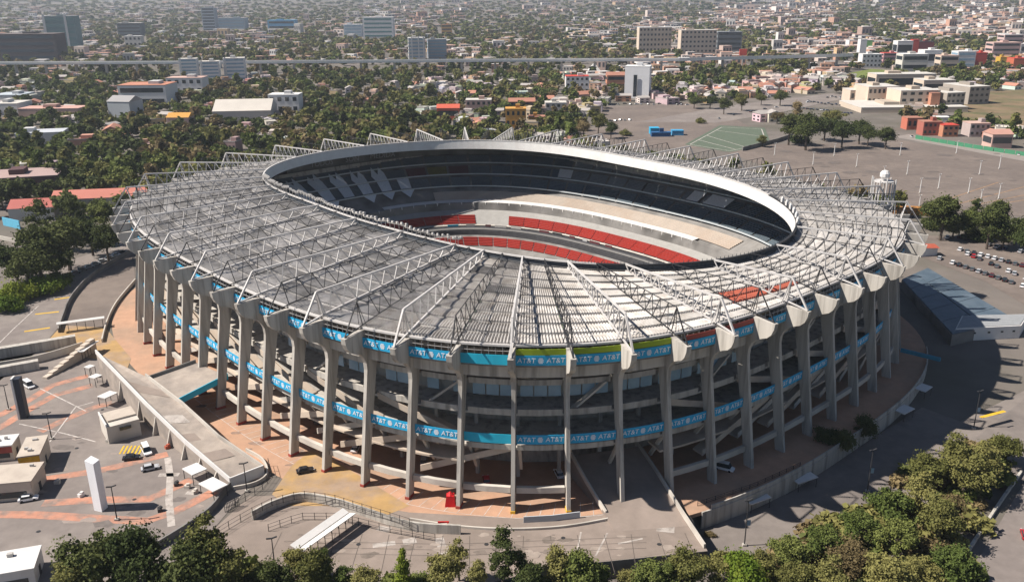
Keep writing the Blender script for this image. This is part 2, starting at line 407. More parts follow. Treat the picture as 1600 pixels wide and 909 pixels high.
for k in list(range(0, 14)) + list(range(18, 28)):
    for (za, zb_, oo, sg) in ((5.2, 13.8, -6.2, 1), (14.6, 21.8, -7.6, -1)):
        if (k + (sg > 0)) % 2: continue
        f0, f1 = (0.05, 1.95) if sg > 0 else (1.95, 0.05)
        a, b, c, d = O(k+f0, oo), O(k+f1, oo), O(k+f1, oo-3.4), O(k+f0, oo-3.4)
        rp = build('access_ramp', MB().hexa([(*a, za-.45), (*b, zb_-.45), (*c, zb_-.45), (*d, za-.45)], [(*a, za), (*b, zb_), (*c, zb_), (*d, za)]), SAND, stad)
        build('ramp_parapet', MB().wall([a, b], 0.3, [za-.6, zb_-.6], [za+1.1, zb_+1.1]), SAND, rp)
    q = ringstrip(MB(), k, k+1, [(-12, 8.9), (-6.5, 8.9), (-6.5, 9.4), (-12, 9.4)]); build('landing_slab', q, SAND, stad)
for k in range(9, 21):
    for i in range(3):
        g = k + 0.1 + i*0.29
        if random.random() < .16: continue
        a, b = O(g, -10.6), O(g+0.26, -10.6)
        build('window_panel', MB().wall([a, b], 0.12, 25.4, 28.4), GLASS_B, stad)
for k in range(NCOL):
    mb = MB(); prev = None
    for f in np.linspace(0.05, 0.95, 8):
        p = O(k+f, -3.5); mb.bar((*p, 38.9), (*p, 40.5), 0.1)
        if prev is not None: mb.bar((*prev, 39.8), (*p, 39.8), 0.08)
        prev = p
    build('railing', mb, WHITE_ST, stad)
# lettering
def text_mesh(body, size):
    cu = bpy.data.curves.new('lettering', 'FONT'); cu.body = body; cu.size = size; cu.align_x = 'CENTER'; cu.align_y = 'CENTER'; cu.extrude = 0.03; cu.shear = 0.12; cu.resolution_u = 3
    o = bpy.data.objects.new('tmp_lettering', cu); COL.objects.link(o)
    dg = bpy.context.evaluated_depsgraph_get(); dg.update()
    me = bpy.data.meshes.new_from_object(o.evaluated_get(dg)); bpy.data.objects.remove(o); bpy.data.curves.remove(cu)
    return me
INK = mat('white_print', (0.72, 0.76, 0.80), 0.6, 0.05, 0.5)
txt_me = text_mesh('AT&T', 2.0); txt_me.materials.clear(); txt_me.materials.append(INK)
emb = MB()
for i in range(7):      # striped globe
    y = -0.72 + i*0.24; hw = math.sqrt(max(0, .85 - (y)**2))*0.95; hh = 0.085
    emb.add([(-hw*0.9, -hh+y, 0), (hw*0.9*(0.75 if i % 2 else 1), -hh+y, 0), (hw*0.9*(0.75 if i % 2 else 1), hh+y, 0), (-hw*0.9, hh+y, 0)], [(0, 1, 2, 3)])
emb_me = bpy.data.meshes.new('emblem'); emb_me.from_pydata(emb.v, [], emb.f); emb_me.materials.append(INK)
def banner(k, o, z0, z1, m, print_it=True, name='banner'):
    mb = ringstrip(MB(), k+0.05, k+0.95, [(o-0.12, z0), (o, z0), (o, z1), (o-0.12, z1)], 3)
    b = build(name, mb, m, stad)
    if not print_it: return
    for f, me, nm in ((0.24, txt_me, 'lettering'), (0.5, emb_me, 'emblem'), (0.76, txt_me, 'lettering')):
        n = ON(k+f); p = O(k+f, o+0.05); x = np.array([-n[1], n[0]])
        t = bpy.data.objects.new(nm, me); link(t, b)
        sc = (z1-z0)/2.9
        t.matrix_local = Matrix(((x[0]*sc, 0, n[0]*sc, p[0]-SX), (x[1]*sc, 0, n[1]*sc, p[1]-SY), (0, sc, 0, (z0+z1)/2), (0, 0, 0, 1)))
for k in range(NCOL):
    vis = 0 <= k <= 28
    blank = k == 14
    banner(k, -3.2, 36.5, 38.9, BANNER2 if blank else BANNER, vis and not blank)
    banner(k, -4.4, 16.0, 18.4, BANNER2 if blank else BANNER, vis and not blank)
    if k in (15, 16, 17): banner(k, -3.3, 39.0, 40.4, LIME, False, 'lime_strip')
    if k in (18, 19): banner(k + 0.2 if k == 18 else k, -3.3, 39.0, 40.2, REDP, False, 'red_strip')
# --- seating bowl
def zb(t): return -8 + 44*t
TIER = bpy.data.objects.new('seating_bowl', None); link(TIER, stad)
INK_AD = mat('advert_white', (0.4, 0.4, 0.4), 0.7, 0.1, 1)
def blocks(name, t0, t1, z0, z1, rows, matfn, gap=0.07):
    for k in range(NCOL):
        m = matfn(k)
        if m is None: continue
        mb = MB(); ks = (k+gap, k+0.5, k+1-gap)
        P = []
        for r in range(rows):
            ta = t0 + (t1-t0)*r/rows; tb = t0 + (t1-t0)*(r+1)/rows; z = z0 + (z1-z0)*r/rows; zn = z0 + (z1-z0)*(r+1)/rows
            for tt, zz in ((ta, zn), (tb, zn)):
                for kk in (ks[0], ks[2]): P.append((*bowl(kk, tt), zz + 0.12))
        for kk in (ks[0], ks[2]): P.append((*bowl(kk, t1), z1 + 0.12))
        F = [(2*i, 2*i+1, 2*i+3, 2*i+2) for i in range(2*rows)]
        mb.add(P, F); build(name, mb, m, TIER)
def surf(name, prof, m, k0=0, k1=NCOL, parent=None):
    mb = MB(); n = (k1-k0)*2; W = len(prof); P = []
    for i in range(n+1):
        for t, z in prof: P.append((*bowl(k0 + i/2, t), z))
    F = []
    for i in range(n):
        for j in range(W-1): a = i*W+j; F.append((a, a+1, a+W+1, a+W))
    mb.add(P, F); return build(name, mb, m, parent or TIER)
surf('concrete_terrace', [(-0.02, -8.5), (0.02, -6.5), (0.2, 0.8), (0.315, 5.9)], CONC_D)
surf('concrete_terrace', [(0.39, 9.0), (0.48, 13.0), (0.535, 14.4)], mat('grey_terrace', (0.30, 0.29, 0.275), 0.85, 0.12, 0.4))
surf('press_box_front', [(0.315, 5.9), (0.32, 8.0), (0.36, 9.0), (0.39, 9.0)], mat('press_box_dark', (0.045, 0.045, 0.05), 0.6, 0.3, 0.6))
surf('press_box_canopy', [(0.325, 8.5), (0.343, 8.9)], mat('canopy_grey', (0.16, 0.155, 0.15), 0.8, 0.15, 0.5))
for k in np.arange(36, 58, 1.0):     # advert boards and camera bays along the press box
    if random.random() < .3: continue
    c0 = random.choice([BANNER2, INK_AD, SEAT_M, LAMP_G, DARK_ST]); a, b = bowl(k+.1, .372), bowl(k+.1+random.uniform(.3, .8), .372)
    build('advert_board', MB().wall([a, b], 0.3, 9.0, 10.0), c0, TIER)
surf('white_edge_strip', [(0.382, 9.4), (0.394, 9.7)], CONC_L)
surf('box_wall', [(0.535, 14.4), (0.545, 17.6), (0.56, 18.0)], CONC_D)
surf('box_roof_edge', [(0.548, 17.9), (0.59, 18.6)], WHITE_P, 35, 54)
for k in range(33, 51):      # pale covered rows, one stretch per bay
    pr = []
    for r in range(8): pr += [(0.59 + 0.0106*r, 18.4 + 0.45*r), (0.5995 + 0.0106*r, 18.45 + 0.45*r)]
    surf('cover_sheet', pr, CREAM, k, k+1)
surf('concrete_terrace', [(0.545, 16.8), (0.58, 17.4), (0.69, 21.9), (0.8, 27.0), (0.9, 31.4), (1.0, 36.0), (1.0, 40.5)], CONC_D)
for z, t in ((22.9, 0.695), (27.4, 0.803), (31.8, 0.903)):
    mb = MB(); pts = [(*bowl(i/2, t), z + 0.9) for i in range(NCOL*2+1)]
    for a, b in zip(pts[:-1], pts[1:]): mb.bar(a, b, 0.25, 0.6)
    build('walkway_rail', mb, mat('rail_grey', (0.45, 0.48, 0.5), 0.6, 0.1, 1.0), TIER)
mb = MB()
for i in range(35*3, 55*3):
    p = bowl(i/3, 0.546)
    if i % 2: build('box_pillar', MB().box(p[0], p[1], 14.3, 0.5, 0.5, 3.6, i), WHITE_P, TIER)
blocks('lower_seat_block', 0.23, 0.298, 2.0, 5.2, 6, lambda k: SEAT_R, 0.03)
blocks('middle_seat_block', 0.397, 0.476, 9.4, 12.8, 6, lambda k: None if k in (47, 48) else SEAT_R, 0.015)
pat = {}
def upper(level):
    def f(k):
        if k in (49, 51) and level == 1: return SEAT_M
        if k == 50 and level == 1: return SEAT_Y
        if 36 <= k <= 43 and level >= 1: return SEAT_G
        return SEAT_D
    return f
blocks('upper_seat_block', 0.70, 0.795, 22.6, 26.9, 8, upper(0), 0.05)
blocks('upper_seat_block', 0.807, 0.895, 27.2, 31.2, 8, upper(1), 0.05)
blocks('upper_seat_block', 0.907, 0.99, 31.5, 35.4, 8, upper(2), 0.05)
def on_seats(k, t): return (*bowl(k, t), 22.6 + (t-0.70)*44.6 + 1.05)
for k in range(52, 62):     # pale cloth mural spread over the left end seats
    h = random.uniform(-.02, .03)
    for pts in ([(k+.02, .712), (k+.56, .712), (k+.58, .797), (k+.0, .797)], [(k+.0, .803), (k+.58, .803), (k+.7, .86+h), (k+.52, .925), (k+.36, .87+h), (k+.2, .93+h), (k+.04, .87)], [(k-.1, .70), (k+.26, .635), (k+.62, .70)]):
        if random.random() < .12: continue
        build('mural_cloth', MB().add([on_seats(*q) for q in pts], [tuple(range(len(pts)))]), SEAT_W, TIER)
for k0, k1, ta, tb in ((43.9, 44.6, .815, .885), (35.6, 36.7, .815, .89), (37.0, 37.6, .815, .89)):
    build('mural_cloth', MB().add([on_seats(k0, ta), on_seats(k1, ta), on_seats(k1, tb), on_seats(k0, tb)], [(0, 1, 2, 3)]), SEAT_W, TIER)
mb = MB(); P = [(*bowl(i/2, -0.02), -8.6) for i in range(NCOL*2)]; mb.add(P, [tuple(range(len(P)))]); build('pitch', mb, mat('grass_pitch', (0.05, 0.13, 0.03), 0.9, 0.15, 0.5), stad)
# screen on the far left stand, faint lettering on the top tier
a, b = bowl(57.2, 0.985), bowl(59.6, 0.985)
build('video_screen', MB().wall([a, b], 0.8, 33.5, 42.5), mat('black_screen', (0.012, 0.012, 0.015), 0.4, 0.1, 1), stad)
for body, k in (('TODOS', 55.6), ('SON', 54.2), ('MEDIDA', 52.8)):
    me = text_mesh(body, 3.6); me.materials.clear(); me.materials.append(mat('grey_print', (0.34, 0.345, 0.35), 0.7, 0.1, 1))
    p = bowl(k, 0.985); n = np.array([SX, SY]) - p; n /= np.hypot(*n); x = np.array([-n[1], n[0]])
    t = bpy.data.objects.new('lettering', me); link(t, stad)
    t.matrix_local = Matrix(((x[0], 0, n[0], p[0]-SX), (x[1], 0, n[1], p[1]-SY), (0, 1, 0, 38.2), (0, 0, 0, 1)))
# ================================================================== GROUND
DROP = -4.5
wallpts = [O(k, 8.0) for k in np.linspace(18.3, 28.2, 40)]
EDGE = [np.array((12.0, 156.0)), np.array((42.0, 160.6)), np.array((41.0, 168.0))]
DPOLY = [np.array((-20.0, 150.0)), np.array((12.0, 159.0)), np.array((39.0, 163.6)), np.array((38.0, 172.0))] + [O(k, 4.5) for k in np.linspace(18.3, 28.2, 40)] + [np.array((175, 300)), np.array((520, 300)), np.array((520, 20)), np.array((-20, 20))]
DP = np.array(DPOLY)
def inside(poly, X, Y):
    r = np.zeros(X.shape, bool); n = len(poly); j = n-1
    for i in range(n):
        xi, yi = poly[i]; xj, yj = poly[j]
        c = ((yi > Y) != (yj > Y)) & (X < (xj-xi)*(Y-yi)/(yj-yi+1e-12) + xi); r ^= c; j = i
    return r
def ground_z(X, Y):
    X = np.asarray(X, float); Y = np.asarray(Y, float)
    s = np.clip((Y-215)/75, 0, 1); s = s*s*(3-2*s)
    z = np.where(inside(DP, X, Y), DROP*(1-s), 0.0)
    d = np.hypot(X, Y)
    return z + np.clip((d-2500)/9000, 0, 1.2)**1.5*260
xs = np.unique(np.concatenate([np.arange(-40, 221, 2.5), np.linspace(-40, -400, 30), np.linspace(220, 560, 40), np.linspace(-400, -9000, 40), np.linspace(560, 9000, 40)]))
ys = np.unique(np.concatenate([np.arange(100, 331, 2.5), np.linspace(-400, 100, 20), np.linspace(330, 1200, 40), np.linspace(1200, 12000, 60)]))
XX, YY = np.meshgrid(xs, ys); ZZ = ground_z(XX, YY) - 0.06
W_ = len(xs); H_ = len(ys)
inb = ((XX - SX)**2 + (YY - SY)**2 < 40**2)
gv = np.stack([XX.ravel(), YY.ravel(), ZZ.ravel()], 1)
gf = []
cxs = (XX[:-1, :-1] + XX[1:, 1:])/2; cys = (YY[:-1, :-1] + YY[1:, 1:])/2
ctr = np.array([O(k, -20) for k in np.linspace(0, 66, 120)])
hole = inside(ctr, cxs, cys)
for j in range(H_-1):
    for i in range(W_-1):
        if not hole[j, i]: a = j*W_+i; gf.append((a, a+1, a+W_+1, a+W_))
gmb = MB(); gmb.v = gv.tolist(); gmb.f = gf; gmb.m = [0]*len(gf)
GROUND = mat('city_ground', (0.15, 0.13, 0.115), 0.95, 0.25, 0.03, (0.105, 0.095, 0.075), 0.5, 0.012, detail=10)
struct('ground', gmb, GROUND)
def sheet_poly(name, px, z, m, pz=0.0, world=False):
    pts = [(p if world else G(p[0], p[1], pz)) for p in px]
    return struct(name, MB().add([(p[0], p[1], z) for p in pts], [tuple(range(len(pts)))][:1]), m)
PAVE = mat('concourse_paving', (0.42, 0.25, 0.165), 0.9, 0.14, 0.3, (0.33, 0.22, 0.155), 0.5, 0.05, detail=8)
mb = MB()
for k in range(NCOL): ringstrip(mb, k, k+1, [(-27, -1), (8.0, -1), (8.0, 0.0), (-27, 0.0)], 2)
struct('concourse', mb, PAVE)
APRON = mat('apron_concrete', (0.215, 0.175, 0.15), 0.92, 0.12, 0.3, (0.27, 0.22, 0.19), 0.5, 0.05, detail=8)
TARMAC = mat('lot_asphalt', (0.185, 0.158, 0.145), 0.95, 0.16, 0.3, (0.23, 0.20, 0.18), 0.5, 0.04, detail=8)
TAN_LOT = mat('dusty_asphalt', (0.145, 0.118, 0.103), 0.95, 0.14, 0.2, (0.18, 0.146, 0.125), 0.5, 0.025, detail=10)
OCHRE = mat('ochre_paint', (0.37, 0.235, 0.10), 0.9, 0.2, 0.25, (0.30, 0.215, 0.15), 0.55, 0.12, detail=8)
ORANGE = mat('orange_paint', (0.42, 0.205, 0.14), 0.9, 0.25, 0.6, (0.23, 0.175, 0.15), 0.50, 0.22, detail=8)
LINE_W = mat('line_paint', (0.50, 0.46, 0.43), 0.9, 0.2, 0.8, (0.25, 0.22, 0.2), 0.42, 0.6)
PALE = mat('cement_stain', (0.40, 0.36, 0.33), 0.95, 0.2, 0.6, (0.22, 0.19, 0.17), 0.42, 0.4)
# plaza, aprons, lots, roads
sheet_poly('plaza', [(-140, 560), (60, 548), (150, 556), (250, 655), (320, 715), (392, 757), (330, 830), (240, 905), (120, 990), (-200, 990)], 0.02, TARMAC)
sheet_poly('front_apron', [(330, 830), (390, 775), (470, 772), (640, 800), (860, 812), (960, 800), (1098, 856), (1010, 868), (860, 884), (700, 930), (400, 930)], 0.02, APRON)
sheet_poly('ochre_apron', [(425, 772), (455, 728), (490, 700), (560, 742), (640, 790), (600, 806), (520, 790), (450, 790)], 0.035, OCHRE)
sheet_poly('road', [(-60, 640), (-60, 490), (100, 410), (212, 372), (212, 395), (150, 430), (112, 468), (97, 505), (60, 548)], 0.02, TARMAC)
sheet_poly('curved_ramp_road', [(97, 505), (112, 468), (150, 430), (208, 396), (212, 440), (180, 475), (165, 505), (158, 520)], 0.03, TAN_LOT)
sheet_poly('ochre_corner', [(60, 548), (97, 508), (165, 512), (205, 560), (190, 600), (150, 560)], 0.045, OCHRE)
sheet_poly('parking_field', [(1120, 232), (1190, 225), (1260, 226), (1400, 218), (1600, 250), (1760, 262), (1760, 345), (1600, 338), (1440, 330), (1300, 300)], 0.03, TAN_LOT)
sheet_poly('parking_lot', [(1395, 350), (1445, 368), (1600, 372), (1800, 385), (1800, 520), (1600, 475), (1540, 440), (1440, 402)], 0.04, TAN_LOT)
sheet_poly('court_yard', [(880, 215), (1000, 178), (1130, 175), (1200, 215), (1110, 232), (1000, 232)], 0.03, TAN_LOT)
sheet_poly('avenue', [(950, 165), (1100, 170), (1180, 160), (1300, 146), (1330, 152), (1210, 178), (1120, 192), (960, 190)], 0.05, TARMAC)
sheet_poly('upper_lot', [(935, 168), (1080, 160), (1100, 172), (1000, 190), (930, 190)], 0.07, TAN_LOT)
sheet_poly('street', [(1395, 214), (1420, 210), (1600, 238), (1760, 248), (1760, 262), (1600, 252)], 0.06, mat('pale_street', (0.24, 0.21, 0.19), 0.95, 0.1, 0.2))
sheet_poly('sports_court', [(1070, 226), (1125, 196), (1195, 200), (1205, 226), (1140, 238)], 0.06, mat('court_green', (0.095, 0.12, 0.085), 0.9, 0.12, 0.2))
mb = MB()
for a, b in (((1078, 226), (1128, 199)), ((1128, 199), (1190, 202)), ((1190, 202), (1198, 225)), ((1198, 225), (1140, 236)), ((1140, 236), (1078, 226)), ((1104, 212), (1168, 231)), ((1120, 204), (1194, 214)), ((1092, 219), (1150, 234))): mb.strip([G(*a), G(*b)], 0.085, 0.7)
struct('court_lines', mb, LINE_W)
sheet_poly('dry_field', [(1480, 190), (1520, 145), (1760, 130), (1760, 235), (1600, 210)], 0.03, mat('dry_grass', (0.19, 0.135, 0.08), 0.95, 0.25, 0.05, (0.10, 0.10, 0.045), 0.5, 0.03))
sheet_poly('lawn', [(1300, 120), (1360, 108), (1420, 112), (1350, 126)], 0.05, mat('lawn_green', (0.14, 0.17, 0.04), 0.95, 0.15, 0.05))
# lower right: lot below the retaining wall, sloping road
def patch(name, px, m, lift, n=1):
    """sheet that follows the ground height"""
    P = [G(u, v, DROP) for u, v in px]; mb = MB(); mb.add([(*p, float(ground_z(*p)) + lift) for p in P], [tuple(range(len(P)))]); return struct(name, mb, m)
patch('lower_lot', [(1085, 900), (1120, 812), (1235, 770), (1330, 705), (1440, 640), (1500, 660), (1640, 600), (1640, 735), (1330, 840), (1200, 905)], mat('lower_asphalt', (0.185, 0.16, 0.145), 0.95, 0.16, 0.3, (0.15, 0.13, 0.12), 0.5, 0.05, detail=8), 0.05)
patch('side_road', [(1530, 870), (1590, 770), (1640, 700), (1900, 640), (1900, 1000), (1560, 1000)], TARMAC, 0.07)
# painted markings
def stripes(name, lines, z, wd, m):
    mb = MB()
    for ln in lines:
        P = [G(*p) for p in ln]; n = len(P); L, R = [], []
        for i in range(n):
            a = P[max(i-1, 0)]; b = P[min(i+1, n-1)]; d = (b-a)/np.hypot(*(b-a)); nn = np.array([-d[1], d[0]])*wd/2; L.append(P[i]+nn); R.append(P[i]-nn)
        mb.add([(*p, z) for p in L] + [(*p, z) for p in R], [(i, i+n, i+1+n, i+1) for i in range(n-1)])
    return struct(name, mb, m)
stripes('orange_markings', [[(-20, 803), (60, 804), (140, 809), (227, 814), (273, 799), (337, 766)], [(67, 786), (140, 781), (233, 779), (300, 749)], [(60, 750), (160, 734), (262, 709)],
    [(-20, 655), (0, 648), (40, 628), (81, 602), (138, 587)], [(-20, 677), (0, 668), (43, 641), (86, 617), (145, 602)], [(62, 674), (109, 652), (151, 635), (176, 629)], [(0, 762), (55, 742)]], 0.045, 3.0, ORANGE)
stripes('white_markings', [[(63, 607), (100, 625), (134, 642)], [(78, 690), (100, 660), (118, 636), (146, 628)], [(30, 662), (100, 677), (150, 690)], [(-10, 545), (20, 515), (60, 478)]], 0.06, 0.35, LINE_W)
stripes('cement_streak', [[(262, 715), (266, 745), (264, 780), (268, 822)], [(248, 742), (280, 741)]], 0.055, 1.7, PALE)
stripes('yellow_markings', [[(85, 468), (112, 464)], [(55, 491), (92, 487)], [(38, 518), (78, 512)], [(240, 634), (272, 625)], [(1532, 652), (1570, 642)]], 0.06, 1.1, YELP)
stripes('yellow_hatching', [[(187+i*6, 709), (194+i*6, 696)] for i in range(6)], 0.06, 0.45, YELP)
# parking bays under the front columns
mb = MB()
for k in np.arange(6.1, 16.9, 0.24):
    a, b = O(k, 1.6), O(k+0.1, -4.5); mb.strip([a, b], 0.025, 0.14)
for k in np.arange(6, 16.9, 0.5): mb.strip([O(k, 1.7), O(k+0.5, 1.7)], 0.025, 0.14)
struct('parking_markings', mb, LINE_W)
mb = MB()
for i in range(7):
    a = np.array(G(1440 + i*40, 325 - i*2)); b = np.array(G(1560 + i*60, 285 + i*2)); mb.strip([a, b], 0.05, 0.9)
struct('lot_markings', mb, mat('faded_orange', (0.27, 0.17, 0.10), 0.95, 0.3, 0.4))
mb = MB()
for r in range(11):
    for c_ in range(26):
        if random.random() < .35: continue
        u = 1230 + r*8 + c_*15; v = 236 + r*8.2 + c_*1.2
        if v > 246 + (u-1190)*0.22 or u > 1590: continue
        p = G(u, v); mb.box(p[0], p[1], 0.045, 0.35, random.uniform(4, 9), 0.008, 0.5)
struct('bay_lines', mb, mat('worn_line', (0.235, 0.20, 0.18), 0.95, 0.25, 0.5))
mb = MB()
for _ in range(60):
    u = random.uniform(1200, 1600); v = random.uniform(232, 330)
    if v > 246 + (u-1190)*0.2: continue
    p = G(u, v); a0 = random.random()*6; r0 = random.uniform(1.5, 7); mb.add([(p[0]+r0*random.uniform(.6, 1.2)*math.cos(a0+i*.78), p[1]+r0*random.uniform(.4, .9)*math.sin(a0+i*.78), 0.05 + 0.0015*_) for i in range(8)], [tuple(range(8))])
struct('lot_stains', mb, mat('oil_stain', (0.125, 0.105, 0.095), 0.9, 0.2, 0.3))
def blots(name, m, n, box, z, r_, flat=.6):
    mb = MB()
    for i in range(n):
        p = G(random.uniform(box[0], box[2]), random.uniform(box[1], box[3])); a0 = random.random()*6; r0 = random.uniform(*r_)
        mb.add([(p[0]+r0*random.uniform(.55, 1.2)*math.cos(a0+j*.7), p[1]+r0*flat*random.uniform(.5, 1.1)*math.sin(a0+j*.7), z + 0.0012*i) for j in range(9)], [tuple(range(9))])
    return struct(name, mb, m)
blots('plaza_stains', mat('plaza_stain', (0.145, 0.125, 0.115), 0.95, 0.25, 0.5), 26, (0, 590, 330, 860), 0.026, (0.6, 3.2))
blots('plaza_wear', mat('plaza_wear', (0.27, 0.225, 0.20), 0.95, 0.2, 0.5), 22, (0, 600, 320, 880), 0.028, (0.5, 2.6))
blots('apron_stains', mat('apron_stain', (0.17, 0.14, 0.12), 0.95, 0.25, 0.5), 26, (430, 835, 1060, 868), 0.026, (0.5, 2.4))
blots('apron_wear', mat('apron_wear', (0.30, 0.25, 0.215), 0.95, 0.2, 0.5), 24, (430, 835, 1060, 868), 0.028, (0.5, 2.6))
blots('concourse_stains', mat('concourse_stain', (0.25, 0.17, 0.13), 0.95, 0.25, 0.5), 26, (330, 660, 560, 760), 0.012, (0.5, 2.5))
mb = MB()
for i in range(16): a = G(440+i*42, 838 - abs(i-8)*.8); b = a + np.array([random.uniform(-1, 1), -14]); mb.strip([a, b], 0.05, 0.12)
for i in range(3): mb.strip([G(450, 845+i*9), G(700, 850+i*9), G(1010, 838+i*9)], 0.051, 0.12)
struct('apron_joints', mb, mat('joint', (0.10, 0.085, 0.075), 0.95, 0.1, 1))
mb = MB()
for u, v in ((120, 700), (210, 780), (60, 830), (300, 735), (560, 850), (760, 850), (880, 840), (1030, 850), (160, 640)):
    p = G(u, v); mb.tube((p[0], p[1], 0.04), (p[0], p[1], 0.075), 0.5, 0.5, 12)
tag(struct('manhole_covers', mb, DARK_ST))
# patches of repaired concrete
mb = MB()
for (u, v, w_, d_) in ((965, 765, 6, 4), (1010, 770, 3, 2), (640, 845, 3, 2.2), (600, 850, 5, 1.6), (690, 852, 2, 6), (1040, 825, 4, 3), (985, 845, 6, .5), (905, 845, .4, 7), (940, 850, .4, 9), (600, 826, 3, 2), (300, 770, 3, 1.4), (470, 870, 3, 1)):
    p = G(u, v); mb.box(p[0], p[1], 0.03, w_, d_, 0.012, random.uniform(-.4, .4))
struct('concrete_patches', mb, PALE)
# ================================================================== FOREGROUND THINGS
def single(name, label, cat, mb, m, group=None, loc=None):
    V = np.array(mb.v); c = loc if loc is not None else (float(V[:, 0].mean()), float(V[:, 1].mean()), float(V[:, 2].min()))
    return tag(build(name, mb, m, None, base=c), label, cat, group)
# retaining wall on the right, platform edge, exit ramp
rw = thing('retaining_wall', 'long curved grey retaining wall below the shaded right side columns', 'wall', (*O(22, 8), DROP))
build('wall_face', MB().wall([O(k, 8.15) for k in np.linspace(18.2, 28.2, 40)], 0.35, DROP-0.5, 0.0), CONC, rw)
build('parapet', MB().wall([O(k, 8.0) for k in np.linspace(18.4, 28.2, 40)], 0.3, 0.0, 1.1), CONC, rw)
pw = thing('platform', 'tan concrete exit platform with pale parapet ending at the bottom trees', 'platform', (38, 165, DROP))
build('edge_wall', MB().wall([(-22, 150.5), (12, 156.0), (42.2, 160.5), (41.2, 172), (40.0, 178.0)], 0.4, DROP-0.5, -0.02), CONC_D, pw)
build('deck', MB().prism([(-22, 150.4), (12, 155.9), (42.3, 160.4), (41.2, 172), (40, 178), (10, 172), (-22, 165)], -0.5, 0.0), APRON, pw)
Lp = [(*G(893, 712, 6.0), 6.0), (*G(915, 752, 3.6), 3.6), (*G(938, 790, 1.0), 1.0), (*G(947, 804, 0.1), 0.1)]
Rp = [(*G(998, 697, 6.0), 6.0), (*G(1030, 745, 3.2), 3.2), (*G(1062, 797, 0.6), 0.6), (*G(1101, 856, 0.05), 0.05)]
er = thing('exit_ramp', 'broad concrete ramp coming out between the front right columns', 'ramp', (30, 180, 0))
P = []; 
for l, r in zip(Lp[:3], Rp[:3]): P += [l, r, (l[0], l[1], -0.3), (r[0], r[1], -0.3)]
l4 = (*G(960, 830), 0.03); r4 = (*G(1075, 822), 0.03); P += [l4, r4, (*l4[:2], -0.3), (*r4[:2], -0.3)]
F = []
for i in range(3): a = 4*i; b = a+4; F += [(a, a+1, b+1, b), (a, b, b+2, a+2), (a+1, a+3, b+3, b+1)]
F += [(0, 2, 3, 1)]
build('deck', MB().add(P, F), APRON, er)
build('parapet', MB().wall([p[:2] for p in Lp], 0.45, [p[2]-0.2 for p in Lp], [p[2]+1.1 for p in Lp]), CONC_L, er)
build('parapet', MB().wall([p[:2] for p in Rp], 0.45, [p[2]-0.2 for p in Rp], [p[2]+1.1 for p in Rp]), CONC_L, er)
# raised walkway on the left
lw = thing('raised_walkway', 'sloping raised walkway with high buttressed wall beside the left plaza', 'ramp', (*G(280, 690), 0))
LW = [(*G(150, 551, 8.2), 8.2), (*G(228, 632, 7.0), 7.0), (*G(290, 692, 4.8), 4.8), (*G(360, 752, 1.8), 1.8)]
RW = [(*G(228, 588, 8.2), 8.2), (*G(285, 632, 7.0), 7.0), (*G(342, 684, 4.8), 4.8), (*G(412, 732, 1.8), 1.8)]
P = []
for l, r in zip(LW, RW): P += [l, r, (l[0], l[1], 0), (r[0], r[1], 0)]
F = []
for i in range(3): a = 4*i; b = a+4; F += [(a, a+1, b+1, b), (a, b, b+2, a+2), (a+1, a+3, b+3, b+1)]
F += [(0, 2, 3, 1), (12, 13, 15, 14)]
WALKM = mat('walkway_deck', (0.25, 0.215, 0.19), 0.9, 0.16, 0.4, (0.36, 0.305, 0.26), 0.5, 0.09, detail=8)
build('deck', MB().add(P, F), WALKM, lw)
build('parapet', MB().wall([p[:2] for p in LW], 0.4, [p[2]-0.3 for p in LW], [p[2]+1.1 for p in LW]), WHITE_P, lw)
build('parapet', MB().wall([p[:2] for p in RW], 0.4, [p[2]-0.3 for p in RW], [p[2]+1.0 for p in RW]), CONC_L, lw)
for f, w_ in ((0.55, .9), (1.3, .7), (1.8, .5), (2.3, .8)):       # repaired deck panels
    i = int(f); t = f-i; a = np.array(LW[i])*(1-t)+np.array(LW[i+1])*t; b = np.array(RW[i])*(1-t)+np.array(RW[i+1])*t; t2 = min(t+.22, .98); c = np.array(RW[i])*(1-t2)+np.array(RW[i+1])*t2; d = np.array(LW[i])*(1-t2)+np.array(LW[i+1])*t2
    up_ = np.array([0, 0, .012]); m1 = a + (b-a)*.06; m2 = a + (b-a)*w_; m3 = d + (c-d)*w_; m4 = d + (c-d)*.06
    build('deck_patch', MB().add([m1+up_*2, m2+up_*2, m3+up_*2, m4+up_*2], [(0, 1, 2, 3)]), random.choice([PALE, APRON]), lw)
build('end_wall', MB().wall([LW[3][:2], RW[3][:2]], 0.4, 0, 2.9), WHITE_P, lw)
for f in np.linspace(0.5, 2.7, 7):
    i = int(f); t = f-i; p = np.array(LW[i])*(1-t) + np.array(LW[i+1])*t; d = np.array(LW[i+1][:2]) - np.array(LW[i][:2]); d /= np.hypot(*d); n = np.array([d[1], -d[0]])
    if n[0] > 0: n = -n
    a = p[:2]; h = p[2]*0.85
    mb = MB().add([(*(a-d*.2), 0), (*(a+d*.2), 0), (*(a+d*.2), h), (*(a-d*.2), h), (*(a-d*.2+n*1.5), 0), (*(a+d*.2+n*1.5), 0)], [(0, 3, 4), (1, 5, 2), (3, 2, 5, 4), (0, 4, 5, 1), (0, 1, 2, 3)])
    build('buttress', mb, CONC_L, lw)
br = thing('access_bridge', 'short concrete bridge with blue edge leading from the walkway into the columns', 'bridge', (*G(300, 600), 0))
q = [G3(232, 592, 8.1), G3(280, 627, 7.1), G3(356, 588, 9.0), G3(306, 566, 9.0)]
build('deck', MB().hexa([(x, y, z-0.7) for x, y, z in q], q), WALKM, br)
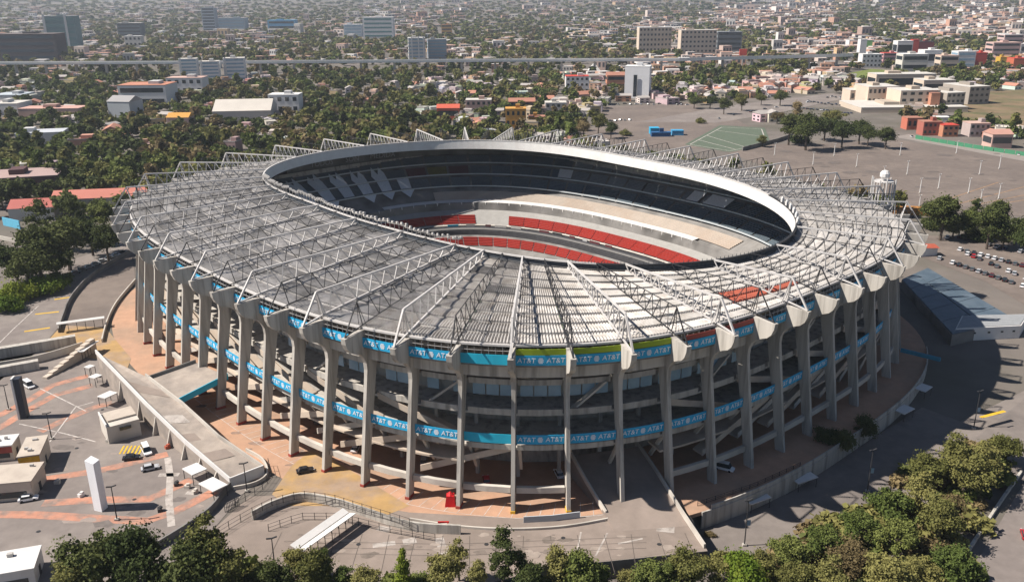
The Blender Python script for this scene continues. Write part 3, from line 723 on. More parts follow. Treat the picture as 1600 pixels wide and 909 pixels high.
build('edge_panel', MB().wall([q[1][:2], q[2][:2]], 0.25, [q[1][2]-0.9, q[2][2]-0.9], [q[1][2]+1.0, q[2][2]+1.0]), BANNER2, br)
build('parapet', MB().wall([q[0][:2], q[3][:2]], 0.3, [q[0][2]-0.5, q[3][2]-0.5], [q[0][2]+1.0, q[3][2]+1.0]), CONC_D, br)
# curved walls of the left and lower plaza
def arc_wall(name, label, px, h, m, th=0.4, z=0.0, sub=4):
    P = [G(*p) for p in px]; Q = []
    for i in range(len(P)-1):      # Catmull-Rom smoothing
        p0, p1, p2, p3 = P[max(i-1, 0)], P[i], P[i+1], P[min(i+2, len(P)-1)]
        for s in range(sub):
            t = s/sub; Q.append(0.5*((2*p1) + (-p0+p2)*t + (2*p0-5*p1+4*p2-p3)*t*t + (-p0+3*p1-3*p2+p3)*t**3))
    Q.append(P[-1])
    o = single(name, label, 'wall', MB().wall(Q, th, z-0.2, z+h), m); return Q
arc_wall('curved_wall', 'dark curved wall along the outer side of the left ramp road', [(207, 393), (150, 428), (114, 465), (99, 498), (92, 520)], 1.8, CONC_D)
arc_wall('curved_wall', 'pale inner curved wall where ramp road meets the left columns', [(212, 440), (183, 475), (168, 505), (160, 535)], 1.4, CONC_L)
arc_wall('curved_wall', 'winding dark wall between the plaza and the ochre apron', [(240, 860), (292, 828), (330, 800), (352, 772), (366, 757)], 1.8, CONC_D)
arc_wall('curved_wall', 'pale curved wall around the ochre apron end of the walkway', [(365, 765), (400, 757), (418, 742), (410, 720), (385, 705)], 1.0, CONC_L)
Q1 = arc_wall('curved_wall', 'long curved wall dropping shade on the lower front plaza', [(395, 812), (425, 796), (470, 783), (520, 790), (570, 806), (640, 828), (720, 834)], 2.4, CONC, 0.5)
arc_wall('kerb_wall', 'thin low pale kerb along the front apron road', [(640, 812), (720, 824), (800, 828), (880, 824), (950, 812)], 0.6, CONC_L)
arc_wall('low_wall', 'straight pale wall behind the market stalls at left edge', [(-20, 580), (60, 566), (130, 545)], 2.6, CONC_L)
arc_wall('road_barrier', 'curved grey barrier separating the hedge from the right road', [(1600, 716), (1570, 758), (1545, 795), (1518, 835)], 1.0, CONC, 0.6, DROP)
def fence(name, label, px, h=1.8, z=0.0, m=DARK_ST, step=2.6):
    P = [G(*p, z) for p in px]; L = [0]
    for a, b in zip(P[:-1], P[1:]): L.append(L[-1] + np.hypot(*(b-a)))
    pa = np.array(P); f = thing(name, label, 'fence', (*P[0], z)); n = max(2, int(L[-1]/step))
    Q = [np.array([np.interp(s, L, pa[:, 0]), np.interp(s, L, pa[:, 1])]) for s in np.linspace(0, L[-1], n+1)]
    for p in Q: build('post', MB().bar((*p, z), (*p, z+h), 0.12), m, f)
    rl = MB()
    for a, b in zip(Q[:-1], Q[1:]):
        for zz in (0.15, h*0.5, h-0.1): rl.bar((*a, z+zz), (*b, z+zz), 0.06)
    build('rail', rl, m, f)
fence('fence', 'wire fence on the curved wall above the lower front plaza', [(395, 805), (425, 790), (470, 778), (520, 784), (570, 800), (640, 822)], 2.2, 1.6)
fence('fence', 'wire fence crossing the lower plaza behind the white shelter', [(420, 830), (470, 812), (530, 812), (600, 830), (680, 845)], 2.0)
fence('fence', 'wire fence around the ochre apron corner at the walkway foot', [(352, 800), (385, 782), (408, 768), (425, 745), (420, 728)], 2.4)
fence('fence', 'wire fence edging the gateway beside the bottom left trees', [(340, 838), (365, 822), (395, 805)], 2.2)
fence('fence', 'thin railing along the shaded right terrace edge', [(1090, 790), (1180, 760), (1250, 728)], 1.2, 0.0)
gate = thing('gate_leaf', 'open dark gate leaf standing on the ochre apron', 'gate', G3(375, 790))
for u0, v0, u1, v1 in ((355, 800, 374, 790),):
    a, b = G(u0, v0), G(u1, v1); mb = MB()
    for z in (0.2, 1.2, 2.3): mb.bar((*a, z), (*b, z), 0.12)
    build('rail', mb, DARK_ST, gate)
    for f in np.linspace(0, 1, 9): p = a+(b-a)*f; build('bar', MB().bar((*p, 0.1), (*p, 2.4), 0.1), DARK_ST, gate)
# advertising totems
tw = thing('advertising_totem', 'tall white advertising totem with small emblem on the plaza stripe', 'totem', G3(155, 799))
p = G(155, 798); q = [(p[0]-1.3, p[1]+0.3), (p[0]+0.9, p[1]-0.5), (p[0]+1.4, p[1]+1.6), (p[0]-0.9, p[1]+2.6)]
build('slab', MB().hexa([(*c, 0.0) for c in q], [(q[0][0]-.1, q[0][1], 13.4), (*q[1], 12.9), (*q[2], 12.9), (*q[3], 13.4)]), mat('totem_white', (0.8, 0.8, 0.82), 0.5, 0.03, 0.5), tw)
mb = MB()
for a in range(12):
    t0, t1 = 2*math.pi*a/12, 2*math.pi*(a+1)/12
    mb.add([(p[0]-1.36-0.11, p[1]+1.5, 7.0), (p[0]-1.36-.11+0.0, p[1]+1.5+0.6*math.cos(t0), 7+0.6*math.sin(t0)), (p[0]-1.36-.11, p[1]+1.5+0.6*math.cos(t1), 7+0.6*math.sin(t1))], [(0, 1, 2)])
build('emblem', mb, mat('pale_blue_print', (0.3, 0.42, 0.55), 0.7), tw)
for z in (4.2, 10.2): build('seam', MB().bar((q[0][0]-.06, q[0][1]-.02, z), (q[3][0]-.06, q[3][1], z), 0.08), DARK_ST, tw)
td = thing('advertising_totem', 'tall dark totem with white edge near the left picture border', 'totem', G3(36, 654))
p = G(36, 653); build('slab', MB().box(p[0]+0.5, p[1]+0.5, 0, 1.5, 2.4, 12.6, 0.15), mat('navy_board', (0.03, 0.035, 0.05), 0.5, 0.1, 1), td)
build('edge', MB().box(p[0]-0.75, p[1]+0.3, 0, 0.55, 2.45, 12.8, 0.15), WHITE_P, td)
# kiosks, stalls, utility building
def kiosk(label, u, v, sx, sy, h, rz, wallm, roofm, front=None, name='kiosk', z0=0.0, over=0.4):
    c = G(u, v, z0); t = thing(name, label, 'kiosk' if name == 'kiosk' else 'building', (*c, z0)); x, y = c
    C, S = math.cos(rz), math.sin(rz); L = lambda a, b: (x + C*a - S*b, y + S*a + C*b)
    build('wall', MB().box(x, y, z0, sx, sy, h, rz), wallm, t)
    build('roof', MB().box(x, y, z0+h, sx+over, sy+over, 0.35, rz), roofm, t)
    if front:
        a = L(0, -sy/2-0.06); build('sign_board', MB().box(a[0], a[1], z0+h*0.55, sx*0.98, 0.12, h*0.45, rz), front, t)
    for i in range(3):
        a = L(random.uniform(-.35, .35)*sx, random.uniform(-.35, .35)*sy); build('roof_unit', MB().box(a[0], a[1], z0+h+0.352, random.uniform(.6, 1.2), random.uniform(.5, 1), random.uniform(.4, .9), rz), LAMP_G, t)
    a = L(sx*0.42, 0); build('door', MB().box(a[0]+sx*0.09*C, a[1]+sx*0.09*S, z0, 0.12, 1.1, 2.2, rz), DARK_ST, t)
    a = L(sx*0.1, -sy/2-0.05); build('counter', MB().box(a[0], a[1], z0+0.9, sx*0.6, 0.1, h*0.32, rz), GLASS, t)
    return t
BEIGE = mat('beige_wall', (0.50, 0.43, 0.36), 0.85, 0.1, 0.5)
TANR = mat('tan_roof', (0.46, 0.40, 0.34), 0.85, 0.12, 0.4, (0.33, 0.28, 0.24), 0.45, 0.2)
kiosk('beige kiosk with yellow front board casting a dark shadow on the plaza', 57, 724, 5.0, 10.5, 5.0, 0.28, BEIGE, TANR, YELP)
kiosk('large tan roofed stall with dark open front at left edge', 18, 768, 13.5, 9, 4.8, 0.16, BEIGE, TANR, BEIGE)
kiosk('small white roofed stall above the yellow kiosk at left edge', 3, 712, 8, 6, 4.2, 0.2, BEIGE, WHITE_P, REDP)
kiosk('white roofed shed cut off by the bottom left corner', 10, 905, 13, 8, 4, 0.3, WHITE_P, WHITE_P)
ub = thing('utility_building', 'small pale utility building with sunken roof beside the walkway wall', 'building', G3(190, 680))
c = G(190, 676); rz = 0.62
build('wall', MB().box(c[0], c[1], 0, 8.5, 9.5, 5.0, rz), CONC_L, ub)
build('roof', MB().box(c[0]-0.3, c[1]+1.2, 5.003, 7.4, 6.0, 0.5, rz), TANR, ub)
build('parapet', MB().box(c[0]-4.2*math.cos(rz), c[1]-4.2*math.sin(rz), 5.0, 0.35, 9.5, 0.9, rz), WHITE_P, ub)
a = (c[0] + 4.8*math.sin(rz) + 0.5, c[1] - 4.8*math.cos(rz)); build('vent', MB().box(a[0], a[1], 3.2, 3.0, 0.15, 0.9, rz), GLASS, ub)
def awning(label, u, v, sx, sy, h, rz, z0=0.0, group=None, m=WHITE_P):
    c = G(u, v, z0+h); t = thing('awning', label, 'awning', (*c, z0), group); x, y = c; C, S = math.cos(rz), math.sin(rz)
    build('roof', MB().hexa([(x + C*a - S*b, y + S*a + C*b, z0+h + a*0.05) for a, b in ((-sx/2, -sy/2), (sx/2, -sy/2), (sx/2, sy/2), (-sx/2, sy/2))], [(x + C*a - S*b, y + S*a + C*b, z0+h+0.25 + a*0.05) for a, b in ((-sx/2, -sy/2), (sx/2, -sy/2), (sx/2, sy/2), (-sx/2, sy/2))]), m, t)
    for a, b in ((-.45, -.45), (.45, -.45), (.45, .45), (-.45, .45)):
        build('post', MB().bar((x + C*a*sx - S*b*sy, y + S*a*sx + C*b*sy, z0), (x + C*a*sx - S*b*sy, y + S*a*sx + C*b*sy, z0+h-0.05), 0.14), DARK_ST, t)
    return t
awning('white awning against the buttressed wall, nearer the silver car', 304, 733, 5.2, 4.0, 2.8, -0.75)
awning('white awning against the buttressed wall, at the foot of the ramp', 333, 757, 6.5, 4.0, 2.8, -0.7)
awning('white awning by the walkway wall above the utility building', 168, 617, 3.6, 4.4, 3, -0.5)
awning('white awning at the top end of the walkway wall', 149, 588, 3.0, 2.8, 3, -0.5)
awning('white awning farthest up the walkway wall beside stepped stair', 140, 573, 2.6, 2.2, 3.2, -0.5)
awning('white awning on the shaded lower lot beside the platform', 1184, 779, 6.2, 2.6, 2.6, 0.42, DROP)
awning('white awning on the shaded lower lot below middle of retaining wall', 1257, 747, 6.4, 2.8, 2.6, 0.42, DROP)
awning('white awning on the lower lot near the shaded lamp post', 1413, 640, 5.2, 3.4, 2.6, 0.6, DROP+1)
awning('white awning on the lower lot farthest along the retaining wall', 1443, 606, 4.6, 3.4, 2.6, 0.7, DROP+2)
sh = thing('shelter', 'long white roofed walkway shelter on posts in the lower plaza', 'shelter', G3(500, 835))
a = G(464, 858, 3.2); b = G(546, 800, 3.2); d = (b-a)/np.hypot(*(b-a)); n = np.array([-d[1], d[0]])
for s in (-1, 1):
    build('roof_panel', MB().hexa([(*(a+n*s*0.15), 3.0), (*(b+n*s*0.15), 3.0), (*(b+n*s*2.0), 3.5), (*(a+n*s*2.0), 3.5)], [(*(a+n*s*0.15), 3.2), (*(b+n*s*0.15), 3.2), (*(b+n*s*2.0), 3.7), (*(a+n*s*2.0), 3.7)]), WHITE_P, sh)
for f in np.linspace(0.03, 0.97, 8):
    for s in (-1, 1): p = a+(b-a)*f+n*s*1.2; build('post', MB().bar((*p, 0), (*p, 3.3), 0.14), DARK_ST, sh)
for label, (u0, v0, u1, v1) in (('long white canopy roof crossing the end of the left ramp road', (88, 507, 163, 497)), ('double white canopy roof above the stepped stair', (126, 550, 150, 533))):
    t = thing('canopy', label, 'canopy', G3(u0, v0)); a = G(u0, v0, 3.2); b = G(u1, v1, 3.2); d = (b-a)/np.hypot(*(b-a)); n = np.array([-d[1], d[0]])
    for s in (-1, 1): build('roof_panel', MB().hexa([(*(a+n*s*.1), 3.1), (*(b+n*s*.1), 3.1), (*(b+n*s*1.3), 3.4), (*(a+n*s*1.3), 3.4)], [(*(a+n*s*.1), 3.3), (*(b+n*s*.1), 3.3), (*(b+n*s*1.3), 3.6), (*(a+n*s*1.3), 3.6)]), WHITE_P, t)
    for f in np.linspace(0.05, 0.95, 6): p = a+(b-a)*f; build('post', MB().bar((*p, 0), (*p, 3.2), 0.14), DARK_ST, t)
ss = thing('stepped_stair', 'sand coloured stepped stair wall rising toward the double canopy', 'stair', G3(70, 592))
a = G(70, 592); b = G(148, 548)
for i in range(9):
    p = a+(b-a)*(i+0.5)/9; d = b-a; build('step', MB().box(p[0], p[1], 0, np.hypot(*d)/9, 1.8, 0.7+0.5*i, math.atan2(d[1], d[0])), BEIGE, ss)
for lab, u0, v0, u1, v1, h in (('long shaded terrace wall left of the stepped stair', -20, 562, 120, 538, 3.5), ('lower shaded terrace wall behind the dark totem', -20, 590, 62, 575, 3.0)):
    a, b = G(u0, v0), G(u1, v1); single('terrace_wall', lab, 'wall', MB().wall([a, b], 2.4, 0, h), CONC)
# loose clutter on the plaza: each a small thing of its own
for i, (u, v, lab) in enumerate(((90, 755, 'small pale crate on the plaza between kiosk and white totem'), (127, 775, 'white bag heap on the plaza left of white totem'), (250, 798, 'dark bollard pile near the plaza end of the orange band'), (293, 762, 'pale concrete block near the awning at the ramp foot'), (305, 770, 'second pale concrete block near the ramp foot'), (276, 758, 'dark bin beside the cement streak'), (170, 690, 'grey bin beside the utility building'), (262, 700, 'red barrow beside the buttressed wall'), (300, 823, 'dark bollard beside the winding wall'))):
    c = G(u, v); m_ = [CONC_L, WHITE_P, DARK_ST, CONC_L, CONC_L, DARK_ST, CONC, MATS['rusty_roof_sheet'], DARK_ST][i]; mb = MB()
    mb.box(c[0], c[1], 0.03, 1.3, 1.0, 0.8, i); mb.box(c[0]+.2, c[1]+.1, 0.83, .8, .7, 0.4, i+.5); single('plaza_clutter', lab, 'clutter', mb, m_)
# small things on the front apron
t = thing('red_tent', 'bright red tent beside a front column foot', 'tent', G3(704, 788)); c = G(704, 788)
build('canvas', MB().hexa([(c[0]-1.3, c[1]-1.1, 0), (c[0]+1.3, c[1]-1.1, 0), (c[0]+1.3, c[1]+1.1, 0), (c[0]-1.3, c[1]+1.1, 0)], [(c[0]-0.9, c[1]-.8, 2.8), (c[0]+0.9, c[1]-.8, 2.8), (c[0]+0.9, c[1]+.8, 2.8), (c[0]-.9, c[1]+.8, 2.8)]), mat('red_canvas', (0.55, 0.01, 0.015), 0.6), t)
build('peak', MB().tube((c[0], c[1], 2.8), (c[0], c[1], 3.7), 0.9, 0.05, 6), MATS['red_canvas'], t)
t = thing('red_barrier', 'low red road barrier on the front kerb wall', 'barrier', G3(693, 820)); c = G(693, 820)
build('rail', MB().box(c[0], c[1], 0.7, 2.6, 0.2, 0.35), MATS['red_canvas'], t); build('leg', MB().box(c[0]-1, c[1], 0.03, .2, .6, .7), MATS['red_canvas'], t); build('leg', MB().box(c[0]+1, c[1], 0.03, .2, .6, .7), MATS['red_canvas'], t)
a, b = G(818, 816), G(906, 808); single('hoarding', 'pale grey hoarding panel standing before the front columns', 'panel', MB().wall([a, (a+b)/2 + np.array([0, -.4]), b], 0.25, 0, 1.6), mat('pale_hoarding', (0.42, 0.44, 0.46), 0.7, 0.1, 0.3))
# lamp posts
def lamp(name, label, u, v, h, z=0.0, heads=2, flag=False, group=None, m=None, top=False, thick=0.16):
    c = G(u, v, z); t = thing(name, label, 'lamp', (*c, z), group); m = m or DARK_ST
    build('pole', MB().tube((*c, z), (*c, z+h), thick, thick*0.6, 6), m, t)
    for i in range(heads):
        a = math.pi*2*i/max(heads, 1) + 0.4
        build('lamp_head', MB().bar((*c, z+h-0.1), (c[0]+1.1*math.cos(a), c[1]+1.1*math.sin(a), z+h+0.1), 0.35, 0.2), m, t)
    build('base', MB().box(c[0], c[1], z-0.1, 0.9, 0.9, 0.6), CONC, t)
    if flag: build('flag', MB().box(c[0]+0.5, c[1], z+h*0.45, 0.9, 0.1, 1.4), GLASS_B, t)
lamp('street_lamp', 'dark street lamp between white totem and its shadow', 183, 812, 9)
lamp('street_lamp', 'dark street lamp beside the yellow fronted kiosk', 81, 686, 8)
lamp('street_lamp', 'dark street lamp left of the dark totem', 14, 640, 8)
lamp('street_lamp', 'dark street lamp at the foot of the raised walkway', 386, 768, 8)
lamp('street_lamp', 'lamp post with pale flag on the sunlit edge of lower lot', 1163, 852, 12, DROP, flag=True)
lamp('street_lamp', 'lamp post with pale flag in the stadium shadow before the hedge', 1355, 768, 12, DROP, flag=True)
lamp('street_lamp', 'lamp post with pale flag at far edge of the stadium shadow', 1521, 670, 12, DROP+1, flag=True)
lamp('street_lamp', 'thin lamp post among the bottom trees by lower plaza', 430, 890, 8)
# parked and moving cars
TYRE = mat('tyre', (0.02, 0.02, 0.02), 0.9, 0.1, 1)
CARP = mat('car_paint', (1, 1, 1), 0.3, 0.0, objcol=True, spec=0.5)
CHROME = mat('headlight_glass', (0.6, 0.6, 0.62), 0.2, 0.0)
REDL = mat('tail_light', (0.3, 0.01, 0.01), 0.3, 0.0)
def car_proto(kind):
    r = thing('parked_car', 'car', 'car'); L, Wd = (4.4, 1.8) if kind == 'car' else (5.2, 2.0)
    H = 0.85 if kind == 'car' else 1.0; Rf = 1.45 if kind == 'car' else 2.1
    xs_ = [-L/2, -L/2+0.15, -0.2*L, 0.22*L, L/2-0.12, L/2]; b = MB()
    lo = [(-L/2, 0.35), (L/2, 0.35), (L/2, 0.62), (L/2-0.35, 0.78), (0.24*L, H), (-0.40*L, H), (-L/2, 0.80)]
    A = [(x, -Wd/2, z) for x, z in lo]; B = [(x, Wd/2, z) for x, z in lo]; n = len(lo)
    b.add(A + B, [tuple(range(n-1, -1, -1)), tuple(range(n, 2*n))] + [(i, (i+1) % n, n+(i+1) % n, n+i) for i in range(n)])
    cab = [(-0.40*L, H), (0.24*L, H), (0.10*L, Rf), (-0.30*L, Rf)] if kind == 'car' else [(-0.46*L, H), (0.34*L, H), (0.24*L, Rf), (-0.45*L, Rf)]
    rf = MB(); wi = MB(); w0, w1 = Wd/2*0.94, Wd/2*0.78
    P = [(cab[0][0], -w0, H), (cab[1][0], -w0, H), (cab[1][0], w0, H), (cab[0][0], w0, H), (cab[3][0], -w1, Rf), (cab[2][0], -w1, Rf), (cab[2][0], w1, Rf), (cab[3][0], w1, Rf)]
    wi.add(P, [(0, 1, 5, 4), (1, 2, 6, 5), (2, 3, 7, 6), (3, 0, 4, 7)])
    rf.hexa([(x, y, Rf) for x, y, _ in P[4:]], [(x*0.96, y*0.96, Rf+0.06) for x, y, _ in P[4:]])
    build('body', b, CARP, r); build('roof', rf, CARP, r); build('window', wi, GLASS, r)
    for sx_ in (-0.31*L, 0.31*L):
        for sy_ in (-1, 1): build('wheel', MB().tube((sx_, sy_*(Wd/2-0.2), 0.33), (sx_, sy_*(Wd/2+0.01), 0.33), 0.33, 0.33, 10), TYRE, r)
    for sy_ in (-1, 1):
        build('headlight', MB().box(L/2-0.02, sy_*Wd*0.36, 0.58, 0.1, 0.36, 0.16), CHROME, r); build('tail_light', MB().box(-L/2+0.0, sy_*Wd*0.38, 0.62, 0.08, 0.3, 0.16), REDL, r)
    return r
CAR = car_proto('car'); VAN = car_proto('van'); VAN.name = 'parked_van'; VAN['category'] = 'van'
PAL = {'white': (0.75, 0.75, 0.76, 1), 'silver': (0.42, 0.43, 0.45, 1), 'grey': (0.13, 0.135, 0.14, 1), 'black': (0.015, 0.015, 0.018, 1), 'red': (0.42, 0.015, 0.02, 1), 'blue': (0.02, 0.04, 0.12, 1), 'maroon': (0.10, 0.015, 0.02, 1)}
def put_car(label, u, v, rz, colr, proto=None, z=0.05, group=None, world=None):
    p = G(u, v, z) if world is None else world; o = place(proto or CAR, (p[0], p[1], z), rz, 1.0, color=PAL[colr]); o['label'] = label
    if group: o['group'] = group
    return o
put_car('silver car parked on the plaza near the white awnings', 235, 733, 0.45, 'silver')
put_car('black car parked beside the yellow hatched paving', 206, 717, 0.25, 'black')
put_car('white car parked in front of the large left stall', 45, 781, 0.35, 'white')
put_car('dark car crossing the ochre apron between columns', 477, 737, 0.35, 'black')
put_car('white van parked next to the black car by the buttressed wall', 229, 706, -1.0, 'white', VAN)
put_car('small white van on the plaza behind the dark totem', 45, 604, -0.7, 'white', VAN)
put_car('white van parked under the shaded right columns', 1131, 733, -0.5, 'white', VAN)
put_car('red car on the road at the right picture edge', 1602, 838, 1.2, 'red', None, DROP+0.1)
n = 0
# rows of cars in the lot right of the stadium
rows = [((1468, 405), (1580, 442), 12, 0.9), ((1512, 398), (1612, 440), 12, 0.95), ((1500, 391), (1640, 427), 14, 0.9), ((1545, 384), (1680, 412), 12, 0.8), ((1480, 372), (1500, 371), 2, 0.9), ((1598, 448), (1660, 466), 5, .9)]
cols = ['white', 'white', 'silver', 'grey', 'black', 'blue', 'white', 'maroon', 'grey', 'white']
for ri, (a, b, m_, rz) in enumerate(rows):
    for i in range(m_):
        if random.random() < 0.14: continue
        f = i/max(1, m_-1); u = a[0]+(b[0]-a[0])*f; v = a[1]+(b[1]-a[1])*f; cc = random.choice(cols)
        if ri == 1 and i in (1, 3): cc = 'red'
        put_car('%s car parked in the rows right of the stadium' % cc, u, v, rz+random.uniform(-.06, .06), cc, None, 0.06, 'cars parked right of the stadium')
for i in range(9):
    cc = random.choice(['white', 'grey', 'silver', 'black']); u, v = 108+i*10.5, 432-i*4.6
    put_car('%s car parked along the tree shaded road on the left' % cc, u, v, 0.75, cc, None, 0.06, 'cars parked along the left road')
for i in range(6):
    put_car('car parked deep in the shade under the front columns', 0, 0, 1.3+0.1*i, random.choice(['white', 'grey', 'red', 'silver']), None, 0.06, 'cars under the columns', world=O(7.5+i*1.7, -13 - (i % 2)*4))
# small far cars, one mesh each: too small in the photograph to show their parts
def small_car():
    b = MB(); b.hexa([(-2.1, -.85, .35), (2.1, -.85, .35), (2.1, .85, .35), (-2.1, .85, .35)], [(-2.1, -.85, .85), (2.05, -.85, .8), (2.05, .85, .8), (-2.1, .85, .85)], 0); b.hexa([(-1.7, -.8, .85), (1.0, -.8, .85), (1.0, .8, .85), (-1.7, .8, .85)], [(-1.3, -.65, 1.42), (.45, -.65, 1.42), (.45, .65, 1.42), (-1.3, .65, 1.42)], 1)
    for x in (-1.3, 1.3):
        for y in (-.8, .8): b.tube((x, y-.08, .33), (x, y+.08, .33), .33, .33, 8, 2)
    o = build('small_car', b, [CARP, GLASS, TYRE]); o['category'] = 'car'; return o
SCAR = small_car()
for a, b, m_, wh, gr in (((1262, 160), (1345, 168), 16, 'in the crowded lot left of the institutional complex', 'cars left of the complex'), ((1240, 168), (1330, 178), 18, 'in the near row of the crowded lot below the complex', 'cars below the complex'), ((1300, 152), (1352, 160), 9, 'at the top of the crowded lot by the complex', 'cars at the top of the complex lot'), ((948, 163), (1075, 164), 15, 'along the far edge of the upper lot', 'cars on the upper lot'), ((945, 190), (985, 188), 6, 'at the near corner of the upper lot', 'cars at the upper lot corner'), ((1120, 186), (1290, 153), 8, 'driving on the avenue behind the court', 'cars on the avenue'), ((1425, 214), (1590, 242), 6, 'on the street along the green hoarding', 'cars on the hoarding street')):
    for i in range(m_):
        cc = random.choice(cols); f = (i + random.uniform(-.2, .2))/max(1, m_-1); p = G(a[0]+(b[0]-a[0])*f, a[1]+(b[1]-a[1])*f + random.uniform(-.8, .8))
        o = place(SCAR, (p[0], p[1], 0.08), random.choice([.2, .9, 1.5]), 1.0, color=PAL[cc]); tag(o, '%s car %s' % (cc, wh), 'car', gr)
remove_tree(SCAR)
remove_tree(CAR); remove_tree(VAN)
# right side: shed with dark panelled roof, white end building
sd = thing('long_shed', 'long shed with dark blue panelled roof beside the right columns', 'building', G3(1470, 480))
rq = [G3(1409, 436, 4.0), G3(1450, 418, 4.0), G3(1588, 499, 4.0), G3(1488, 522, 4.0)]
build('wall', MB().prism([p[:2] for p in rq], -2, 3.6), CONC_D, sd)
SLATE = mat('slate_blue_panel', (0.075, 0.105, 0.135), 0.5, 0.12, 0.3, (0.10, 0.13, 0.16), 0.5, 0.2)
rqn = [np.array(p) for p in rq]
for i in range(5):
    for j in range(2):
        def bl(s, t): return (rqn[0]*(1-s)+rqn[3]*s)*(1-t) + (rqn[1]*(1-s)+rqn[2]*s)*t
        c = [bl((i+.012)/5, (j+.02)/2), bl((i+.012)/5, (j+.98)/2), bl((i+.988)/5, (j+.98)/2), bl((i+.988)/5, (j+.02)/2)]
        build('roof_panel', MB().hexa([(*p[:2], 3.7) for p in c], [(*p[:2], 4.0) for p in c]), SLATE, sd)
wb = thing('annex_building', 'low white annex building with small vents at the shed end', 'building', G3(1540, 528))
q = [G(1490, 532), G(1592, 527), G(1604, 508), G(1500, 511)]
build('wall', MB().prism(q, -2, 4.4), WHITE_P, wb)
build('roof', MB().prism([G(1492, 531), G(1590, 526), G(1601, 509), G(1502, 512)], 4.4, 4.6), mat('annex_roof', (0.26, 0.27, 0.28), 0.8), wb)
for f in (0.14, 0.3, 0.52, 0.72, 0.9):
    p = q[0]+(q[1]-q[0])*f; build('vent', MB().box(p[0], p[1]-0.02, 2.2, 0.9, 0.2, 0.6), GLASS, wb)
single('panel_bridge', 'pale blue edged footbridge from the last right column to shaded wall', 'bridge', MB().wall([G(1408, 544, 4), G(1470, 559, 4)], 0.8, 2.8, 4.0), mat('shade_dimmed_blue', (0.03, 0.2, 0.3), 0.7, 0.15, 0.5))  # blue dimmed so the colour itself carries the shade here
single('red_hut', 'small hut with red roof right of the roof edge', 'building', MB().box(*G(1445, 398), 0, 9, 5, 4, 0.3).hexa([(*(G(1445, 398)+np.array(d)), 4.0) for d in ((-5, -3), (5, -3), (5, 3), (-5, 3))], [(*(G(1445, 398)+np.array(d)), 5.0) for d in ((-4, -1), (4, -1), (4, 1), (-4, 1))], 1), [WHITE_P, ROOF_R])
single('orange_stall', 'orange roofed stall strip behind the far right roof edge', 'building', MB().box(*G(1430, 335), 0, 26, 5, 4, -0.2), mat('orange_roof', (0.45, 0.2, 0.05), 0.7, 0.1, 0.4))
wt = thing('water_tank', 'cluster of pale pillars topped by a round white tank behind the roof', 'tank', (*O(31.8, 6), 0))
cpt = O(31.8, 6)
for i in range(11): 
    a = 2*math.pi*i/11; p = cpt + np.array([math.cos(a), math.sin(a)])*4.2; build('pillar', MB().tube((*p, 0), (*p, 47 + (i % 3)), 0.3, 0.26, 6), WHITE_ST, wt)
mb = MB()
for j in range(5):
    for i in range(10):
        def sp(i, j): th = 2*math.pi*i/10; ph = -math.pi/2 + math.pi*j/5; return (cpt[0]+1.9*math.cos(ph)*math.cos(th), cpt[1]+1.9*math.cos(ph)*math.sin(th), 49.5+1.9*math.sin(ph))
        mb.add([sp(i, j), sp(i+1, j), sp(i+1, j+1), sp(i, j+1)], [(0, 1, 2, 3)])
build('tank', mb, WHITE_P, wt, True); build('platform', MB().tube((*cpt, 46.9), (*cpt, 47.3), 3.6, 3.6, 14), WHITE_ST, wt)
# parking field light poles
for u, v in ((1303, 244), (1270, 258), (1338, 261), (1380, 282), (1406, 243), (1417, 273), (1437, 302), (1466, 295), (1530, 273), (1561, 264), (1513, 302), (1531, 321), (1560, 311), (1435, 330), (1494, 240), (1210, 243)):
    lamp('pole_lamp', 'slim white light pole on the empty parking field', u, v, 9, 0.0, 2, False, 'light poles of the parking field', WHITE_P, thick=0.3)
# ================================================================== TREES
def leaf_mat(name, c1, c2):
    m = bpy.data.materials.new(name); m.use_nodes = True; t = m.node_tree; N = t.nodes; L = t.links; b = N['Principled BSDF']
    oi = N.new('ShaderNodeObjectInfo'); tc = N.new('ShaderNodeTexCoord'); ns = N.new('ShaderNodeTexNoise'); ns.inputs['Scale'].default_value = 0.45; ns.inputs['Detail'].default_value = 3
    L.new(tc.outputs['Object'], ns.inputs['Vector']); ad = N.new('ShaderNodeMath'); ad.operation = 'ADD'; L.new(ns.outputs['Fac'], ad.inputs[0])
    ml = N.new('ShaderNodeMath'); ml.operation = 'MULTIPLY_ADD'; ml.inputs[1].default_value = 0.7; ml.inputs[2].default_value = -0.35; L.new(oi.outputs['Random'], ml.inputs[0]); L.new(ml.outputs[0], ad.inputs[1])
    mx = N.new('ShaderNodeMix'); mx.data_type = 'RGBA'; mx.inputs['A'].default_value = (*c1, 1); mx.inputs['B'].default_value = (*c2, 1)
    mr = N.new('ShaderNodeMapRange'); mr.inputs['From Min'].default_value = 0.25; mr.inputs['From Max'].default_value = 0.75; L.new(ad.outputs[0], mr.inputs['Value']); L.new(mr.outputs[0], mx.inputs['Factor'])
    L.new(mx.outputs['Result'], b.inputs['Base Color']); b.inputs['Roughness'].default_value = 0.8; b.inputs['Specular IOR Level'].default_value = 0.15
    tr = N.new('ShaderNodeBsdfTranslucent'); L.new(mx.outputs['Result'], tr.inputs['Color']); ms = N.new('ShaderNodeMixShader'); ms.inputs[0].default_value = 0.22
    out = N['Material Output']; L.new(b.outputs[0], ms.inputs[1]); L.new(tr.outputs[0], ms.inputs[2]); L.new(ms.outputs[0], out.inputs['Surface'])
    return m
